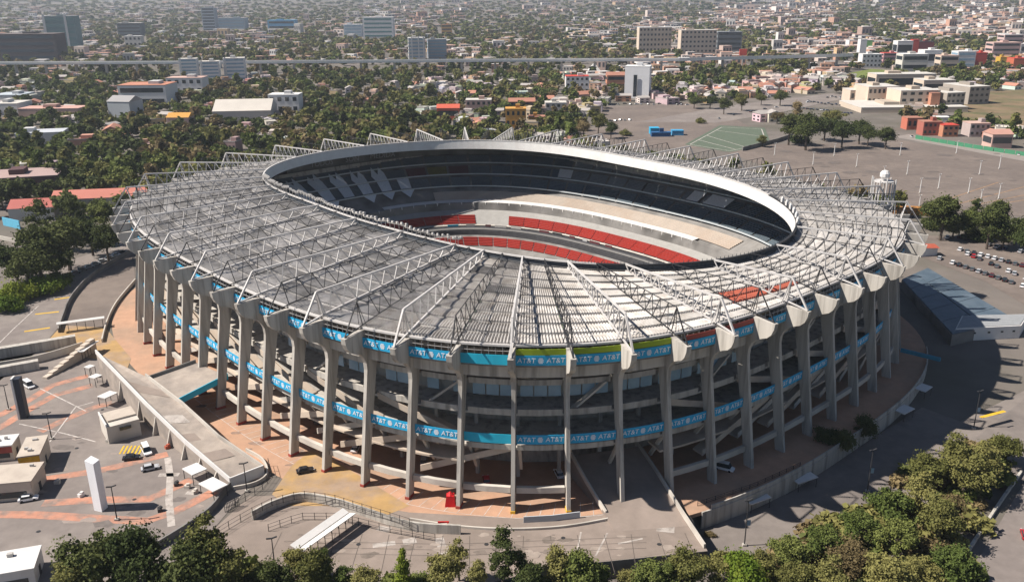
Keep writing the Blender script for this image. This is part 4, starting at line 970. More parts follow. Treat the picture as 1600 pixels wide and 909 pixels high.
LEAF = {'dark': leaf_mat('dark_leaves', (0.050, 0.068, 0.020), (0.100, 0.115, 0.036)), 'mid': leaf_mat('mid_leaves', (0.085, 0.115, 0.028), (0.165, 0.185, 0.052)),
        'olive': leaf_mat('olive_leaves', (0.118, 0.122, 0.036), (0.22, 0.205, 0.070)), 'bright': leaf_mat('bright_leaves', (0.090, 0.145, 0.016), (0.19, 0.225, 0.030)), 'dry': leaf_mat('dry_leaves', (0.145, 0.112, 0.054), (0.25, 0.19, 0.095))}
BARK = mat('bark', (0.09, 0.07, 0.055), 0.95, 0.3, 2.0)
def leaf_cloud(rng, lumps, n, size, inner=0.55):
    """n leaf-clump quads on and in a set of blobs; returns verts (4n,3)"""
    c = np.array([l[:3] for l in lumps]); r = np.array([l[3] for l in lumps]); w = r**2; idx = rng.choice(len(lumps), n, p=w/w.sum())
    d = rng.normal(size=(n, 3)); d /= np.linalg.norm(d, axis=1)[:, None]; d[:, 2] = np.where(d[:, 2] < -0.55, -d[:, 2]*0.5, d[:, 2])
    stray = rng.random(n) < 0.22; r_ = np.where(stray, r[idx]*1.75, r[idx]); 
    rad = r_*(inner + (1.08-inner)*rng.random(n)**0.5); p = c[idx] + d*rad[:, None]*np.array([1, 1, 0.82])
    nrm = d*0.8 + rng.normal(size=(n, 3))*0.7 + np.array([0, 0, 0.3]); nrm /= np.linalg.norm(nrm, axis=1)[:, None]
    a = np.cross(nrm, rng.normal(size=(n, 3))); a /= np.linalg.norm(a, axis=1)[:, None]; b = np.cross(nrm, a)
    s = size*(0.55 + 0.9*rng.random(n))[:, None]
    return np.stack([p - a*s - b*s*0.6, p + a*s - b*s*0.75, p + a*s*0.8 + b*s*0.7, p - a*s*0.7 + b*s*0.75], 1).reshape(-1, 3)
def crown_lumps(rng, kind):
    """uneven clumps spread through the crown's volume"""
    L = []; rn = rng.random
    if kind in ('round', 'wide'):
        R, hz, zc, n = (3.5, 2.6, 5.6, 30) if kind == 'round' else (4.9, 2.0, 5.2, 38)
        for _ in range(n):
            a = rn()*6.28; q = rn()**0.45; zz = rng.normal()*0.5; zz = max(-0.9, min(1, zz)); rr = q*R*math.sqrt(max(0.1, 1 - zz*zz*0.8))*(0.8 + 0.35*math.sin(2*a+1) * rn()); L.append((rr*math.cos(a), rr*math.sin(a), zc + zz*hz, 0.55 + rn()*rn()*1.25))
    elif kind == 'tall':
        for _ in range(30):
            a = rn()*6.28; z = 2.6 + rn()*9.0; w_ = 2.2*math.sin(min(1, (z-1.5)/9.5)*2.9)**0.7 + 0.2; q = rn()**0.6*w_; L.append((q*math.cos(a), q*math.sin(a), z, 0.4 + rn()*0.75))
    elif kind == 'bush':
        for _ in range(24):
            a = rn()*6.28; q = rn()**0.5*2.8; L.append((q*math.cos(a), q*math.sin(a), 0.8 + rn()*2.2*(1 - q/4), 0.45 + rn()*0.75))
    elif kind == 'cone':
        for i in range(26):
            z = 1.2 + i*0.37; a = rn()*6.28; w_ = (11.5-z)*0.17; q = w_*rn(); L.append((q*math.cos(a), q*math.sin(a), z, 0.35 + w_*0.42))
    return L
def trunk_mb(rng, lumps, kind):
    mb = MB(); top = 4.2 if kind != 'bush' else 1.2
    mb.tube((0, 0, -0.6), (0.1, 0.05, top*0.55), 0.34, 0.24, 7); mb.tube((0.1, 0.05, top*0.55), (0.0, 0.1, top), 0.24, 0.16, 7)
    for l in lumps[:7]: mb.tube((0.05, 0.05, top*0.5 + rng.random()*top*0.4), (l[0]*0.8, l[1]*0.8, l[2]), 0.12, 0.04, 5)
    return mb
def quad_mesh(name, V, m):
    me = bpy.data.meshes.new(name); n = len(V)//4
    me.vertices.add(len(V)); me.vertices.foreach_set('co', V.astype(np.float32).ravel()); me.loops.add(4*n); me.loops.foreach_set('vertex_index', np.arange(4*n, dtype=np.int32))
    me.polygons.add(n); me.polygons.foreach_set('loop_start', np.arange(0, 4*n, 4, dtype=np.int32)); me.update(calc_edges=True); me.materials.append(m); return me
TREES = {}
def tree_proto(key, kind, leaf, n, size, seed):
    rng = np.random.default_rng(seed); lumps = crown_lumps(rng, kind)
    TREES[key] = (quad_mesh('crown', leaf_cloud(rng, lumps, n, size), LEAF[leaf]), (lambda mb: (lambda me: (me.from_pydata(mb.v, [], mb.f), me.materials.append(BARK), me)[2])(bpy.data.meshes.new('trunk')))(trunk_mb(rng, lumps, kind)))
sd_ = 100
for kind in ('round', 'tall', 'wide', 'bush', 'cone'):
    for leaf in ('dark', 'mid', 'olive', 'bright', 'dry'):
        sd_ += 1; tree_proto(('hi', kind, leaf), kind, leaf, {'bush': 5500, 'tall': 5200, 'round': 7800, 'wide': 8600, 'cone': 9000}[kind], 0.15, sd_)
        tree_proto(('lo', kind, leaf), kind, leaf, 800, 0.46, sd_+50)
KNAME = {'round': 'round_tree', 'tall': 'slender_tree', 'wide': 'spreading_tree', 'bush': 'bush', 'cone': 'conifer_tree'}
def put_tree(kind, leaf, p, z, sc, label, group=None, hi=True):
    cm, tm = TREES[('hi' if hi else 'lo', kind, leaf)]
    r = bpy.data.objects.new(KNAME[kind], None) if hi else bpy.data.objects.new(KNAME[kind], cm)
    link(r); r.location = (p[0], p[1], z); r.rotation_euler = (0, 0, random.random()*6.28); s = sc*random.uniform(.92, 1.08); r.scale = (s, s, sc*random.uniform(.9, 1.1))
    tag(r, label, 'bush' if kind == 'bush' else 'tree', group)
    if hi: link(bpy.data.objects.new('crown', cm), r)
    link(bpy.data.objects.new('trunk', tm), r)
    return r
# --- foreground trees: (u, v of crown middle, crown radius px, kind, leaf, label)
FG = [(150, 872, 68, 'wide', 'dark', 'broad dark tree at the bottom left below the plaza stripes'), (205, 868, 55, 'round', 'dark', 'dark tree leaning beside the broad bottom left tree'), (112, 905, 40, 'round', 'olive', 'olive tree at the lower left foot of the broad dark tree'),
 (325, 858, 50, 'tall', 'olive', 'olive tree in front of the winding dark wall'), (300, 890, 50, 'round', 'dark', 'dark round tree left of the gateway'), (352, 893, 45, 'round', 'olive', 'olive round tree under the gateway at bottom'), (460, 873, 26, 'round', 'olive', 'small olive tree at the near end of the white shelter'),
 (398, 895, 26, 'bush', 'olive', 'low bush right of the gateway at the bottom'), (425, 903, 34, 'round', 'dark', 'dark tree under the thin lamp post'), (485, 898, 34, 'round', 'olive', 'olive tree below the white shelter'), (535, 902, 34, 'wide', 'mid', 'green tree right of the shelter at bottom edge'), (630, 893, 30, 'cone', 'bright', 'bright green conifer at bottom centre'),
 (690, 893, 32, 'round', 'olive', 'olive tree right of the bright conifer'), (716, 868, 30, 'tall', 'olive', 'thin twiggy tree standing up over the front apron'), (785, 868, 36, 'tall', 'dark', 'tall dark airy tree over the front apron'), 
 (868, 885, 36, 'tall', 'olive', 'olive tree before the platform wall'), (905, 893, 38, 'round', 'mid', 'green tree touching the platform wall'), (1015, 900, 36, 'round', 'mid', 'green round tree below the platform corner'), (1075, 893, 40, 'round', 'olive', 'olive tree right of the platform corner'), (1125, 880, 46, 'wide', 'olive', 'wide green tree next to the sunlit lower lot'), (1160, 900, 42, 'round', 'bright', 'bright green tree at the bottom of the lower lot'),
 (1235, 862, 42, 'wide', 'mid', 'green tree at the left tip of the big hedge'), (1290, 848, 42, 'wide', 'mid', 'olive tree second from the left tip of hedge'), (1345, 822, 40, 'wide', 'mid', 'green tree rising along the hedge edge by the lamp'), (1330, 870, 46, 'wide', 'dry', 'green spreading tree low in the hedge'), (1395, 792, 42, 'wide', 'mid', 'olive tree at the middle top of hedge'), (1440, 770, 36, 'tall', 'olive', 'green tree next to the hedge top middle'), (1405, 838, 46, 'wide', 'mid', 'olive tree in the centre of the hedge'), (1470, 805, 40, 'round', 'olive', 'green tree in the hedge near the barrier'), (1455, 850, 40, 'bush', 'dry', 'dry brown bush inside the hedge'), (1385, 895, 46, 'round', 'olive', 'olive tree at bottom of the hedge middle'),
 (1440, 893, 46, 'wide', 'olive', 'olive spreading tree at bottom edge right of hedge middle'), (1490, 880, 44, 'round', 'mid', 'bright green tree at bottom right'), (1300, 902, 42, 'tall', 'olive', 'green tree at bottom edge right of lower lot'), (1240, 900, 42, 'wide', 'olive', 'olive tree at bottom edge of the sunlit lot'),
 (1490, 712, 38, 'tall', 'olive', 'yellow brown tree standing above the hedge'), (1510, 735, 40, 'round', 'olive', 'olive tree under the yellow brown tree'), (1540, 715, 36, 'round', 'olive', 'green tree right of the yellow brown tree'), (1575, 700, 32, 'wide', 'olive', 'dry spreading tree at the right border'), (1500, 790, 34, 'bush', 'dry', 'dry bush beside the curved barrier'), (1455, 735, 32, 'round', 'olive', 'olive tree at the far top of the hedge'),
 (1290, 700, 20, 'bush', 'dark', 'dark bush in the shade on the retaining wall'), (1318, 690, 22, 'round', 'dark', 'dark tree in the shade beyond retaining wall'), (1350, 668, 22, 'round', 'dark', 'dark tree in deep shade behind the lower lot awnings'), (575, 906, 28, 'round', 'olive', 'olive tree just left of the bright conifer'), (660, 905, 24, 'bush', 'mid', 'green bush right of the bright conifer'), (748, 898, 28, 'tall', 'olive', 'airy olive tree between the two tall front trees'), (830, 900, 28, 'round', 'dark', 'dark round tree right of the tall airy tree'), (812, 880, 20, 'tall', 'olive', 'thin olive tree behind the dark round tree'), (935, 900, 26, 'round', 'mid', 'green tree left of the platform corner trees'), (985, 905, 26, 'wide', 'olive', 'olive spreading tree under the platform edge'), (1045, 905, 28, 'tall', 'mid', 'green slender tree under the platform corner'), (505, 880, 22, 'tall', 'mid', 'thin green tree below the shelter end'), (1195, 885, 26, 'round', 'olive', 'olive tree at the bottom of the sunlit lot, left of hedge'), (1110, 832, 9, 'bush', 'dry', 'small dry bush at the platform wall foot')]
for u, v, r, kind, leaf, lab in FG:
    base_r = {'round': 4.2, 'tall': 4.6, 'wide': 5.5, 'bush': 3.3, 'cone': 4.2}[kind]; midz = {'round': 5.5, 'tall': 7.0, 'wide': 5.2, 'bush': 2.0, 'cone': 5.5}[kind]
    r *= 1.0; z = DROP if u > 830 else 0.0; p = G(u, v, z+5); sc = r/(FPX/(p[1]*math.cos(PITCH) + (CAM_H-5)*math.sin(PITCH)))/base_r
    for _ in range(3): p = G(u, v, z+midz*sc); z = float(ground_z(*p)) if u > 830 else 0.0
    put_tree(kind, leaf, p, z, sc, lab)
# undergrowth below the hedge and along the bottom
HEDGE = [(1195, 905), (1240, 835), (1330, 800), (1400, 745), (1470, 715), (1560, 690), (1590, 690), (1560, 750), (1512, 830), (1530, 905), (1530, 960), (1195, 960)]
BOTT = [(250, 890), (420, 880), (560, 900), (860, 895), (960, 900), (1190, 890), (1190, 960), (60, 960)]
UB = {l: [] for l in ('mid', 'olive', 'dry', 'dark')}
for poly, n, zz in ((HEDGE, 150, DROP), (BOTT, 70, 0)):
    pa = np.array(poly); k = 0
    while k < n:
        u = random.uniform(pa[:, 0].min(), pa[:, 0].max()); v = random.uniform(pa[:, 1].min(), pa[:, 1].max())
        if not inside(pa, np.array([u]), np.array([v]))[0]: continue
        k += 1; l = random.choice(['mid', 'olive', 'olive', 'dry', 'dark']); p = G(u, v, zz+1.5); gz = float(ground_z(*p)); V = np.array([vv.co for vv in TREES[('lo', 'bush', l)][0].vertices]) if ('v', l) not in TREES else TREES[('v', l)]; TREES[('v', l)] = V
        sc = random.uniform(.7, 1.35); a = random.random()*6.28; c, s = math.cos(a), math.sin(a); UB[l].append(np.stack([(V[:, 0]*c - V[:, 1]*s)*sc + p[0], (V[:, 0]*s + V[:, 1]*c)*sc + p[1], V[:, 2]*sc + gz - 0.3], 1))
me = quad_mesh('undergrowth', np.concatenate([np.concatenate(UB[l]) for l in UB]), LEAF['mid'])
for l in ('olive', 'dry', 'dark'): me.materials.append(LEAF[l])
me.polygons.foreach_set('material_index', [j for j, l in enumerate(UB) for A in UB[l] for _ in range(len(A)//4)])
tag(link(bpy.data.objects.new('undergrowth', me)), 'tangled shrubs filling the ground under the near trees', 'shrubs', None, 'stuff')
def row_trees(spec, hi, group):
    for u, v, r, kind, leaf, lab in spec:
        base_r = {'round': 4.2, 'tall': 4.6, 'wide': 5.5, 'bush': 3.3, 'cone': 4.2}[kind]; midz = {'round': 5.5, 'tall': 7.0, 'wide': 5.2, 'bush': 2.0, 'cone': 5.5}[kind]
        p = G(u, v, 5); sc = r/(FPX/(p[1]*math.cos(PITCH) + (CAM_H-5)*math.sin(PITCH)))/base_r; p = G(u, v, midz*sc); put_tree(kind, leaf, p, 0, sc, lab, group, hi)
row_trees([(1475, 335, 30, 'round', 'dark', 'dark round tree nearest the roof in the parking hedge'), (1512, 345, 22, 'round', 'mid', 'smaller lighter tree second in the parking hedge'), (1548, 352, 28, 'round', 'dark', 'dark tree third in the parking hedge'), (1590, 355, 30, 'wide', 'dark', 'dark spreading tree at the right end of the parking hedge'), (1560, 335, 24, 'round', 'dark', 'dark tree at the back of the parking hedge'), (1455, 325, 18, 'round', 'dark', 'small dark tree at left end of parking hedge'), (1525, 332, 20, 'tall', 'dark', 'taller dark tree peeking out of the parking hedge'), (1610, 372, 26, 'round', 'dark', 'dark tree of the parking hedge cut by the border'), (1492, 352, 24, 'wide', 'dark', 'low dark tree in front of the hedge tree nearest the roof'), (1528, 362, 22, 'bush', 'dark', 'dark bush filling the parking hedge middle'), (1570, 368, 24, 'wide', 'dark', 'dark low tree filling the right of the parking hedge'), (1462, 345, 20, 'bush', 'dark', 'dark bush at left foot of the parking hedge'),
 (1235, 195, 22, 'round', 'dark', 'dark tree left of the parking field grove'), (1262, 200, 24, 'round', 'dark', 'dark tree in the parking field grove beside the court wall'), (1290, 196, 24, 'wide', 'dark', 'dark spreading tree mid parking field grove'), (1318, 203, 20, 'round', 'dark', 'dark tree right of the grove middle'), (1345, 200, 18, 'round', 'dark', 'dark rounded tree near the grove right end'), (1358, 210, 14, 'round', 'dark', 'small dark round tree at grove right end, second last'), (1386, 211, 16, 'round', 'dark', 'dark round tree last in the grove'), (1250, 215, 14, 'bush', 'dark', 'dark bush below the grove by the court wall'), (1192, 218, 9, 'round', 'olive', 'lone small tree on the sports court'), (955, 200, 12, 'round', 'dark', 'dark tree left of the blue canopies'), (978, 206, 10, 'bush', 'olive', 'olive bush left of the blue canopies'), (935, 190, 14, 'round', 'olive', 'olive tree at the near end of the upper lot'), (912, 198, 16, 'wide', 'dry', 'dry spreading tree before the upper lot'), (1085, 158, 12, 'wide', 'dark', 'dark spreading tree at the far corner of the upper lot'), (1110, 156, 14, 'wide', 'dark', 'dark spreading tree left of the avenue bend'), (1132, 162, 12, 'round', 'dark', 'dark round tree at the avenue bend'), (1160, 158, 11, 'round', 'olive', 'olive tree on the far side of the avenue, left one'), (1190, 154, 11, 'wide', 'olive', 'olive tree on the far side of the avenue, middle one'), (1220, 150, 11, 'round', 'dark', 'dark tree on the far side of the avenue, right one'), (1095, 188, 8, 'bush', 'olive', 'small olive bush on the yard edge'), (1215, 182, 12, 'wide', 'dry', 'dry tree above the sports court'), (1300, 180, 20, 'wide', 'olive', 'olive tree behind the grove'), (1245, 178, 16, 'tall', 'dry', 'dry tree behind the grove left end')], True, None)
row_trees([(30, 450, 30, 'bush', 'bright', 'bright yellow green bush at the left border'), (68, 440, 30, 'bush', 'bright', 'bright green bush beside the shaded left road'), (8, 470, 26, 'bush', 'bright', 'bright bush cut by the left border'), (90, 430, 20, 'bush', 'mid', 'green bush at the end of the bright bushes'), (55, 380, 40, 'round', 'dark', 'big dark tree over the left road'), (20, 400, 40, 'wide', 'dark', 'big dark spreading tree at the left border'), (100, 370, 38, 'round', 'dark', 'dark tree in the row left of the stadium'), (140, 365, 36, 'wide', 'dark', 'dark spreading tree in the row next to the stadium'), (62, 345, 30, 'tall', 'dark', 'dark tall tree below the blue wall'), (118, 340, 28, 'tall', 'dark', 'dark tall airy tree before the red roofs'), (160, 335, 24, 'round', 'mid', 'lighter green tree touching the roof left edge'), (85, 405, 36, 'wide', 'dark', 'dark tree spreading over the parked cars'), (165, 375, 26, 'round', 'dark', 'dark tree behind the leftmost columns'), (40, 415, 30, 'round', 'dark', 'dark tree behind the bright bushes')], True, None)
# ================================================================== CITY
def scale_at(p, z=0.0): return FPX/(p[1]*math.cos(PITCH) + (CAM_H-z)*math.sin(PITCH))
PXB = []   # taken places in the photograph (u0,v0,u1,v1)
CM = {}
def cmat(c, rough=0.8):
    k = tuple(round(x, 3) for x in c)
    if k not in CM: CM[k] = mat('facade_%d' % len(CM), c, rough, 0.08, 0.08)
    return CM[k]
def block(name, label, u0, u1, vb, vt, depth, wall, roof, floors=0, rz=0.0, bands=True, glass=None, cols=0, cat='building', gable=False, fins=None):
    p = G((u0+u1)/2, vb); s = scale_at(p); wd = (u1-u0)/s; h = max(2.5, (vb-vt)/(s*math.cos(PITCH)) - depth*0.0); dz = depth
    # part of the height seen is the receding flat roof
    h = max(2.5, h - depth*math.tan(CAM_H/np.hypot(*p))*0.8)
    c = p + np.array([0, depth/2]); t = thing(name, label, cat, (*c, 0)); x, y = c; C, S = math.cos(rz), math.sin(rz); Lc = lambda a, b: (x + C*a - S*b, y + S*a + C*b)
    build('wall', MB().box(x, y, -0.5, wd, depth, h+0.5, rz), cmat(wall), t)
    if gable:
        q = [Lc(-wd/2-.4, -depth/2-.4), Lc(wd/2+.4, -depth/2-.4), Lc(wd/2+.4, depth/2+.4), Lc(-wd/2-.4, depth/2+.4)]; r0, r1 = Lc(-wd/2-.4, 0), Lc(wd/2+.4, 0); rh = depth*0.22
        build('roof', MB().add([(*q[0], h), (*q[1], h), (*q[2], h), (*q[3], h), (*r0, h+rh), (*r1, h+rh)], [(0, 1, 5, 4), (2, 3, 4, 5), (0, 4, 3), (1, 2, 5), (3, 2, 1, 0)]), cmat(roof), t)
    else:
        rf = build('roof', MB().box(x, y, h, wd+0.3, depth+0.3, 0.5, rz), cmat(roof), t)
        if wd > 14:
            a = Lc(wd*random.uniform(-.25, .25), 0); build('roof_house', MB().box(a[0], a[1], h+0.5, wd*0.22, depth*0.4, 3.0, rz), cmat(tuple(.8*k for k in wall)), rf)
    gm_ = glass or GLASS
    for i in range(floors):
        z = h*(i+0.35)/floors; hh = h/floors*0.42
        if cols:
            for j in range(cols):
                a = Lc(-wd/2 + wd*(j+0.5)/cols, -depth/2-0.08); build('window', MB().box(a[0], a[1], z, wd/cols*0.5, 0.3, hh, rz), gm_, t)
        elif bands:
            a = Lc(0, -depth/2-0.08); build('window_band', MB().box(a[0], a[1], z, wd*0.9, 0.3, hh, rz), gm_, t)
            a = Lc(-wd/2-0.08, 0); build('window_band', MB().box(a[0], a[1], z, 0.3, depth*0.85, hh, rz), gm_, t)
    if fins:
        for f in fins: a = Lc(wd*f, -depth/2-0.3); build('fin', MB().box(a[0], a[1], 0, wd*0.07, 1.2, h*1.06, rz), WHITE_P, t)
    PXB.append((u0-4, vt-2, u1+4, vb+3)); return t
W1 = (0.62, 0.61, 0.60); W2 = (0.52, 0.49, 0.45); GRY = (0.28, 0.29, 0.30); PNK = (0.50, 0.34, 0.29); TER = (0.36, 0.17, 0.12); DRK = (0.06, 0.06, 0.07); CRM = (0.55, 0.45, 0.36); OCH = (0.52, 0.27, 0.06); RED = (0.5, 0.06, 0.04); TEAL = mat('teal_glass', (0.05, 0.16, 0.17), 0.2, 0.05, 0.1, spec=0.6)
block('office_tower', 'teal glass office tower with white fins, far left', 74, 122, 76, 30, 30, (0.10, 0.18, 0.19), GRY, 5, 0.1, True, TEAL, fins=(-.46, 0.2))
block('office_block', 'long dark brick and glass block at far left above the viaduct', 0, 92, 96, 56, 40, (0.075, 0.06, 0.06), (0.16, 0.13, 0.12), 4, 0.0, True, mat('navy_glass', (0.03, 0.05, 0.07), 0.2, 0.05, 0.1))
block('office_block', 'dark low office block right of the teal tower', 185, 222, 58, 38, 30, (0.08, 0.10, 0.11), W2, 4)
block('house_block', 'pale house with tall windows far left of the viaduct', 196, 222, 74, 58, 18, W2, W1, 2, cols=4)
block('apartment_tower', 'white and glass tower left of the trio behind viaduct', 281, 308, 124, 94, 18, W1, W2, 6, 0.2, True, GLASS_B, fins=(-.4,))
block('apartment_tower', 'white and glass tower middle of the trio behind viaduct', 314, 342, 128, 98, 18, W1, W2, 6, 0.2, True, GLASS_B, fins=(-.4,))
block('apartment_tower', 'white and glass tower right of the trio behind viaduct', 350, 382, 126, 93, 20, W1, W2, 6, 0.2, True, GLASS_B, fins=(-.4,))
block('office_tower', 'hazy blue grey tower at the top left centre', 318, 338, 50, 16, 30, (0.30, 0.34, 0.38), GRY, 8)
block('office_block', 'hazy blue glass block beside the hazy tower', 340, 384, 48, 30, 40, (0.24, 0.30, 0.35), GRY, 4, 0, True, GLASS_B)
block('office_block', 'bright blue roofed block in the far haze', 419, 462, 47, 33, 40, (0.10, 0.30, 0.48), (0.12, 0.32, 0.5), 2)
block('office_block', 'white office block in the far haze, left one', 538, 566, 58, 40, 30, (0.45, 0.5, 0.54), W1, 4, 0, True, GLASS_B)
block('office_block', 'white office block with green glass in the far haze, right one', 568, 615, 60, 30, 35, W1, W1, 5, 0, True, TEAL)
block('office_block', 'small orange tower block far behind the viaduct', 690, 706, 54, 40, 18, OCH, TER, 3)
block('apartment_tower', 'striped pale twin tower behind viaduct, left one', 638, 664, 97, 62, 22, W2, W1, 7, 0.15, True, GLASS_B, fins=(-.3, .1, .4))
block('apartment_tower', 'grey blue twin tower behind viaduct, right one', 668, 697, 95, 64, 22, (0.30, 0.32, 0.34), GRY, 7, 0.15, True, GLASS_B)
block('hospital_block', 'broad cream hospital block with window grid, left of three', 997, 1048, 82, 46, 25, CRM, W1, 5, 0.05, cols=9)
block('hospital_block', 'cream hospital block with window grid, middle of three', 1062, 1118, 84, 50, 25, CRM, W2, 5, 0.05, cols=9)
block('hospital_block', 'dark grey hospital block, right of three', 1120, 1158, 80, 52, 25, (0.16, 0.17, 0.18), GRY, 4)
wbk = block('white_office', 'white office block with dark window column beside the upper lot', 979, 1017, 154, 106, 22, (0.66, 0.66, 0.67), W1, 6, -0.25, False, cols=0)
pW = G(990, 154); build('window_column', MB().box(pW[0]+1, pW[1]-1.2, 2, 4, 0.5, 24, -0.25), GLASS, wbk)
# institutional complex on the right
block('institute_wing', 'low stone podium joining the wings of the complex', 1345, 1512, 176, 160, 60, (0.5, 0.42, 0.34), W2, 0)
for lab, a in (('main cream wing with square windows of the institutional complex', (1402, 1465, 172, 140, 30, 0.06, 3, 5)), ('low left cream wing of the institutional complex', (1352, 1402, 165, 134, 34, 0.06, 2, 7)), ('upper long pale wing with window strip of the complex', (1366, 1460, 142, 116, 26, 0.02, 1, 0)), ('upper right block of the institutional complex', (1440, 1490, 150, 125, 26, 0.02, 1, 0)), ('shaded right wing of the institutional complex', (1467, 1500, 172, 142, 40, 0.25, 3, 4)), ('far right grey wing of the institutional complex', (1502, 1540, 163, 133, 40, 0.25, 3, 4)), ('round ended left annex of the complex', (1327, 1352, 160, 140, 24, 0.0, 1, 3))):
    u0, u1, vb, vt, dp, rz, fl, cl = a; block('institute_wing', lab, u0, u1, vb, vt, dp, (0.55, 0.45, 0.36) if u0 < 1465 else (0.33, 0.29, 0.25), W2, fl, rz, True, cols=cl, cat='building')  # right wings: their shade is put into a darker wall colour
for lab, u0, u1, vb, vt, c, r in (('brick red stair tower between the complex wings', 1388, 1402, 166, 142, (0.42, 0.20, 0.13), TER), ('brick red corner tower of the main complex wing', 1452, 1466, 173, 147, (0.42, 0.2, 0.13), TER)):
    block('stair_tower', lab, u0, u1, vb, vt, 10, c, r)
block('shop_tower', 'white tower with green side near the viaduct end', 1342, 1352, 90, 64, 14, W1, W1); block('shop_tower', 'lime green block beside white tower near viaduct end', 1353, 1362, 78, 64, 14, (0.2, 0.42, 0.12), W1)
block('apartment_block', 'white apartment block with open balconies below viaduct end', 1346, 1376, 106, 86, 18, W1, W1, 3, cols=5)
block('store', 'red and white striped store block right of the balconies', 1379, 1402, 100, 84, 16, (0.5, 0.28, 0.28), RED, 3)
block('store', 'white store block beside bright red tower', 1400, 1424, 90, 66, 20, W1, W1, 1); block('store', 'bright red tower block of the far right mall', 1424, 1434, 84, 64, 12, RED, RED); block('store', 'dark red low block behind bright red tower', 1434, 1458, 80, 66, 20, (0.2, 0.03, 0.03), DRK)
block('store', 'pale grey mall block with bare trees in front', 1408, 1448, 112, 86, 24, W2, W1, 2); block('store', 'white mall block right of the bare trees', 1442, 1470, 104, 80, 24, W1, W1, 1); block('store', 'beige block between the white mall and blue glass', 1468, 1496, 108, 88, 20, CRM, PNK, 2)
block('store', 'white block with blue glass corner in far right mall', 1494, 1522, 106, 82, 22, W1, W1, 3, 0, True, GLASS_B); block('store', 'tilted red block with dish at the far right', 1522, 1540, 104, 84, 14, RED, RED)
block('office_block', 'pink banded office block at the right border', 1549, 1592, 90, 68, 26, (0.52, 0.36, 0.33), PNK, 3); block('office_block', 'pink upper office block behind the banded one', 1566, 1596, 80, 56, 26, (0.5, 0.36, 0.34), W1, 4); block('store', 'yellow topped kiosk store at the right border', 1562, 1578, 100, 90, 14, (0.5, 0.32, 0.04), OCH); block('store', 'orange red store row at the right border', 1582, 1610, 108, 92, 20, (0.45, 0.12, 0.06), RED)
# sheds and houses on the left
block('warehouse', 'white fronted warehouse at the left border, nearer', -10, 29, 180, 160, 30, W1, W2); block('warehouse', 'white flat roof warehouse at the left border, farther', -10, 35, 164, 147, 30, W1, (0.42, 0.46, 0.5))
block('warehouse', 'long low white building among left trees', 24, 92, 226, 205, 22, W1, (0.45, 0.47, 0.5), 0, 0.25); block('warehouse', 'long pink roofed shed behind left trees', 30, 124, 184, 168, 24, PNK, (0.5, 0.3, 0.25), 0)
block('warehouse', 'wide white building with terracotta shed roof, left centre', 188, 262, 168, 132, 36, W1, (0.45, 0.2, 0.13), 2, 0.0, True); block('barn', 'grey gabled barn below the terracotta roofs', 173, 211, 190, 158, 22, (0.38, 0.4, 0.42), (0.3, 0.29, 0.29), 0, -0.2, gable=True)
block('warehouse', 'white block right of the terracotta roofed building', 262, 318, 148, 122, 24, W1, PNK, 2, cols=5); block('warehouse', 'broad pale curved roof hall in left centre', 332, 420, 192, 168, 40, (0.5, 0.45, 0.4), (0.52, 0.48, 0.43), 0, 0.1, gable=True)
block('villa', 'white villa with flat roofs in left centre', 421, 468, 178, 148, 20, W1, W1, 2, cols=4); block('shed', 'ochre roofed shed among the left trees', 262, 296, 200, 182, 16, PNK, OCH, 0, gable=True); block('house', 'salmon house with arch in the left wood', 212, 244, 236, 224, 10, (0.5, 0.3, 0.2), PNK, 1, cols=3)
block('shed', 'brown flat roofed shed at the left border', -20, 78, 305, 268, 30, (0.12, 0.06, 0.06), (0.36, 0.26, 0.24), 0, 0.28); block('long_house', 'long red roofed building behind the left roof edge', 85, 250, 330, 302, 16, W2, (0.46, 0.17, 0.13), 0, 0.16, gable=True); block('long_house', 'red roofed house at the left end of the long roof', 14, 80, 345, 318, 16, W2, (0.40, 0.12, 0.10), 0, 0.18, gable=True)
single('blue_wall', 'light blue striped wall below the left red roof', 'wall', MB().wall([G(6, 352), G(32, 358)], 0.5, 0, 4.5), mat('light_blue', (0.12, 0.42, 0.6), 0.7, 0.1, 1)); single('yard_wall', 'pale concrete yard wall left of the dark trees', 'wall', MB().wall([G(-10, 372), G(30, 380)], 0.5, 0, 2.0), CONC_L)
block('house', 'ochre yellow house cluster front right behind the rim', 790, 822, 200, 170, 14, OCH, OCH, 2, cols=4); block('house', 'orange yellow low house beside the ochre house', 826, 852, 198, 182, 12, OCH, TER, 1, cols=3); block('house', 'red roofed brown house above the ochre house', 795, 836, 175, 158, 14, (0.35, 0.14, 0.08), TER, 2, gable=True); block('house', 'bright red roofed house behind the rim', 683, 718, 188, 168, 14, (0.5, 0.12, 0.07), (0.5, 0.1, 0.06), 1, gable=True); block('house', 'pinkish flat house group right of the red house', 728, 768, 178, 156, 16, PNK, W2, 2, cols=5); block('house', 'grey white house left of the upper lot', 852, 885, 180, 160, 16, W2, W2, 2, cols=4); block('house', 'white house with red band near the pyramid roof', 884, 920, 146, 120, 18, W1, RED, 3, cols=5); block('house', 'terracotta roofed house beside white office block', 948, 976, 140, 118, 16, (0.5, 0.22, 0.13), TER, 2, gable=True)
py = thing('pyramid_roof', 'white pyramid tent roof behind the houses', 'tent', G3(928, 114)); c = G(928, 114); build('canvas', MB().add([(c[0]-11, c[1]-8, 1), (c[0]+11, c[1]-8, 1), (c[0]+11, c[1]+10, 1), (c[0]-11, c[1]+10, 1), (c[0], c[1], 15)], [(0, 1, 4), (1, 2, 4), (2, 3, 4), (3, 0, 4)]), WHITE_P, py); build('mast', MB().bar((c[0], c[1], 0), (c[0], c[1], 16), .3), DARK_ST, py)
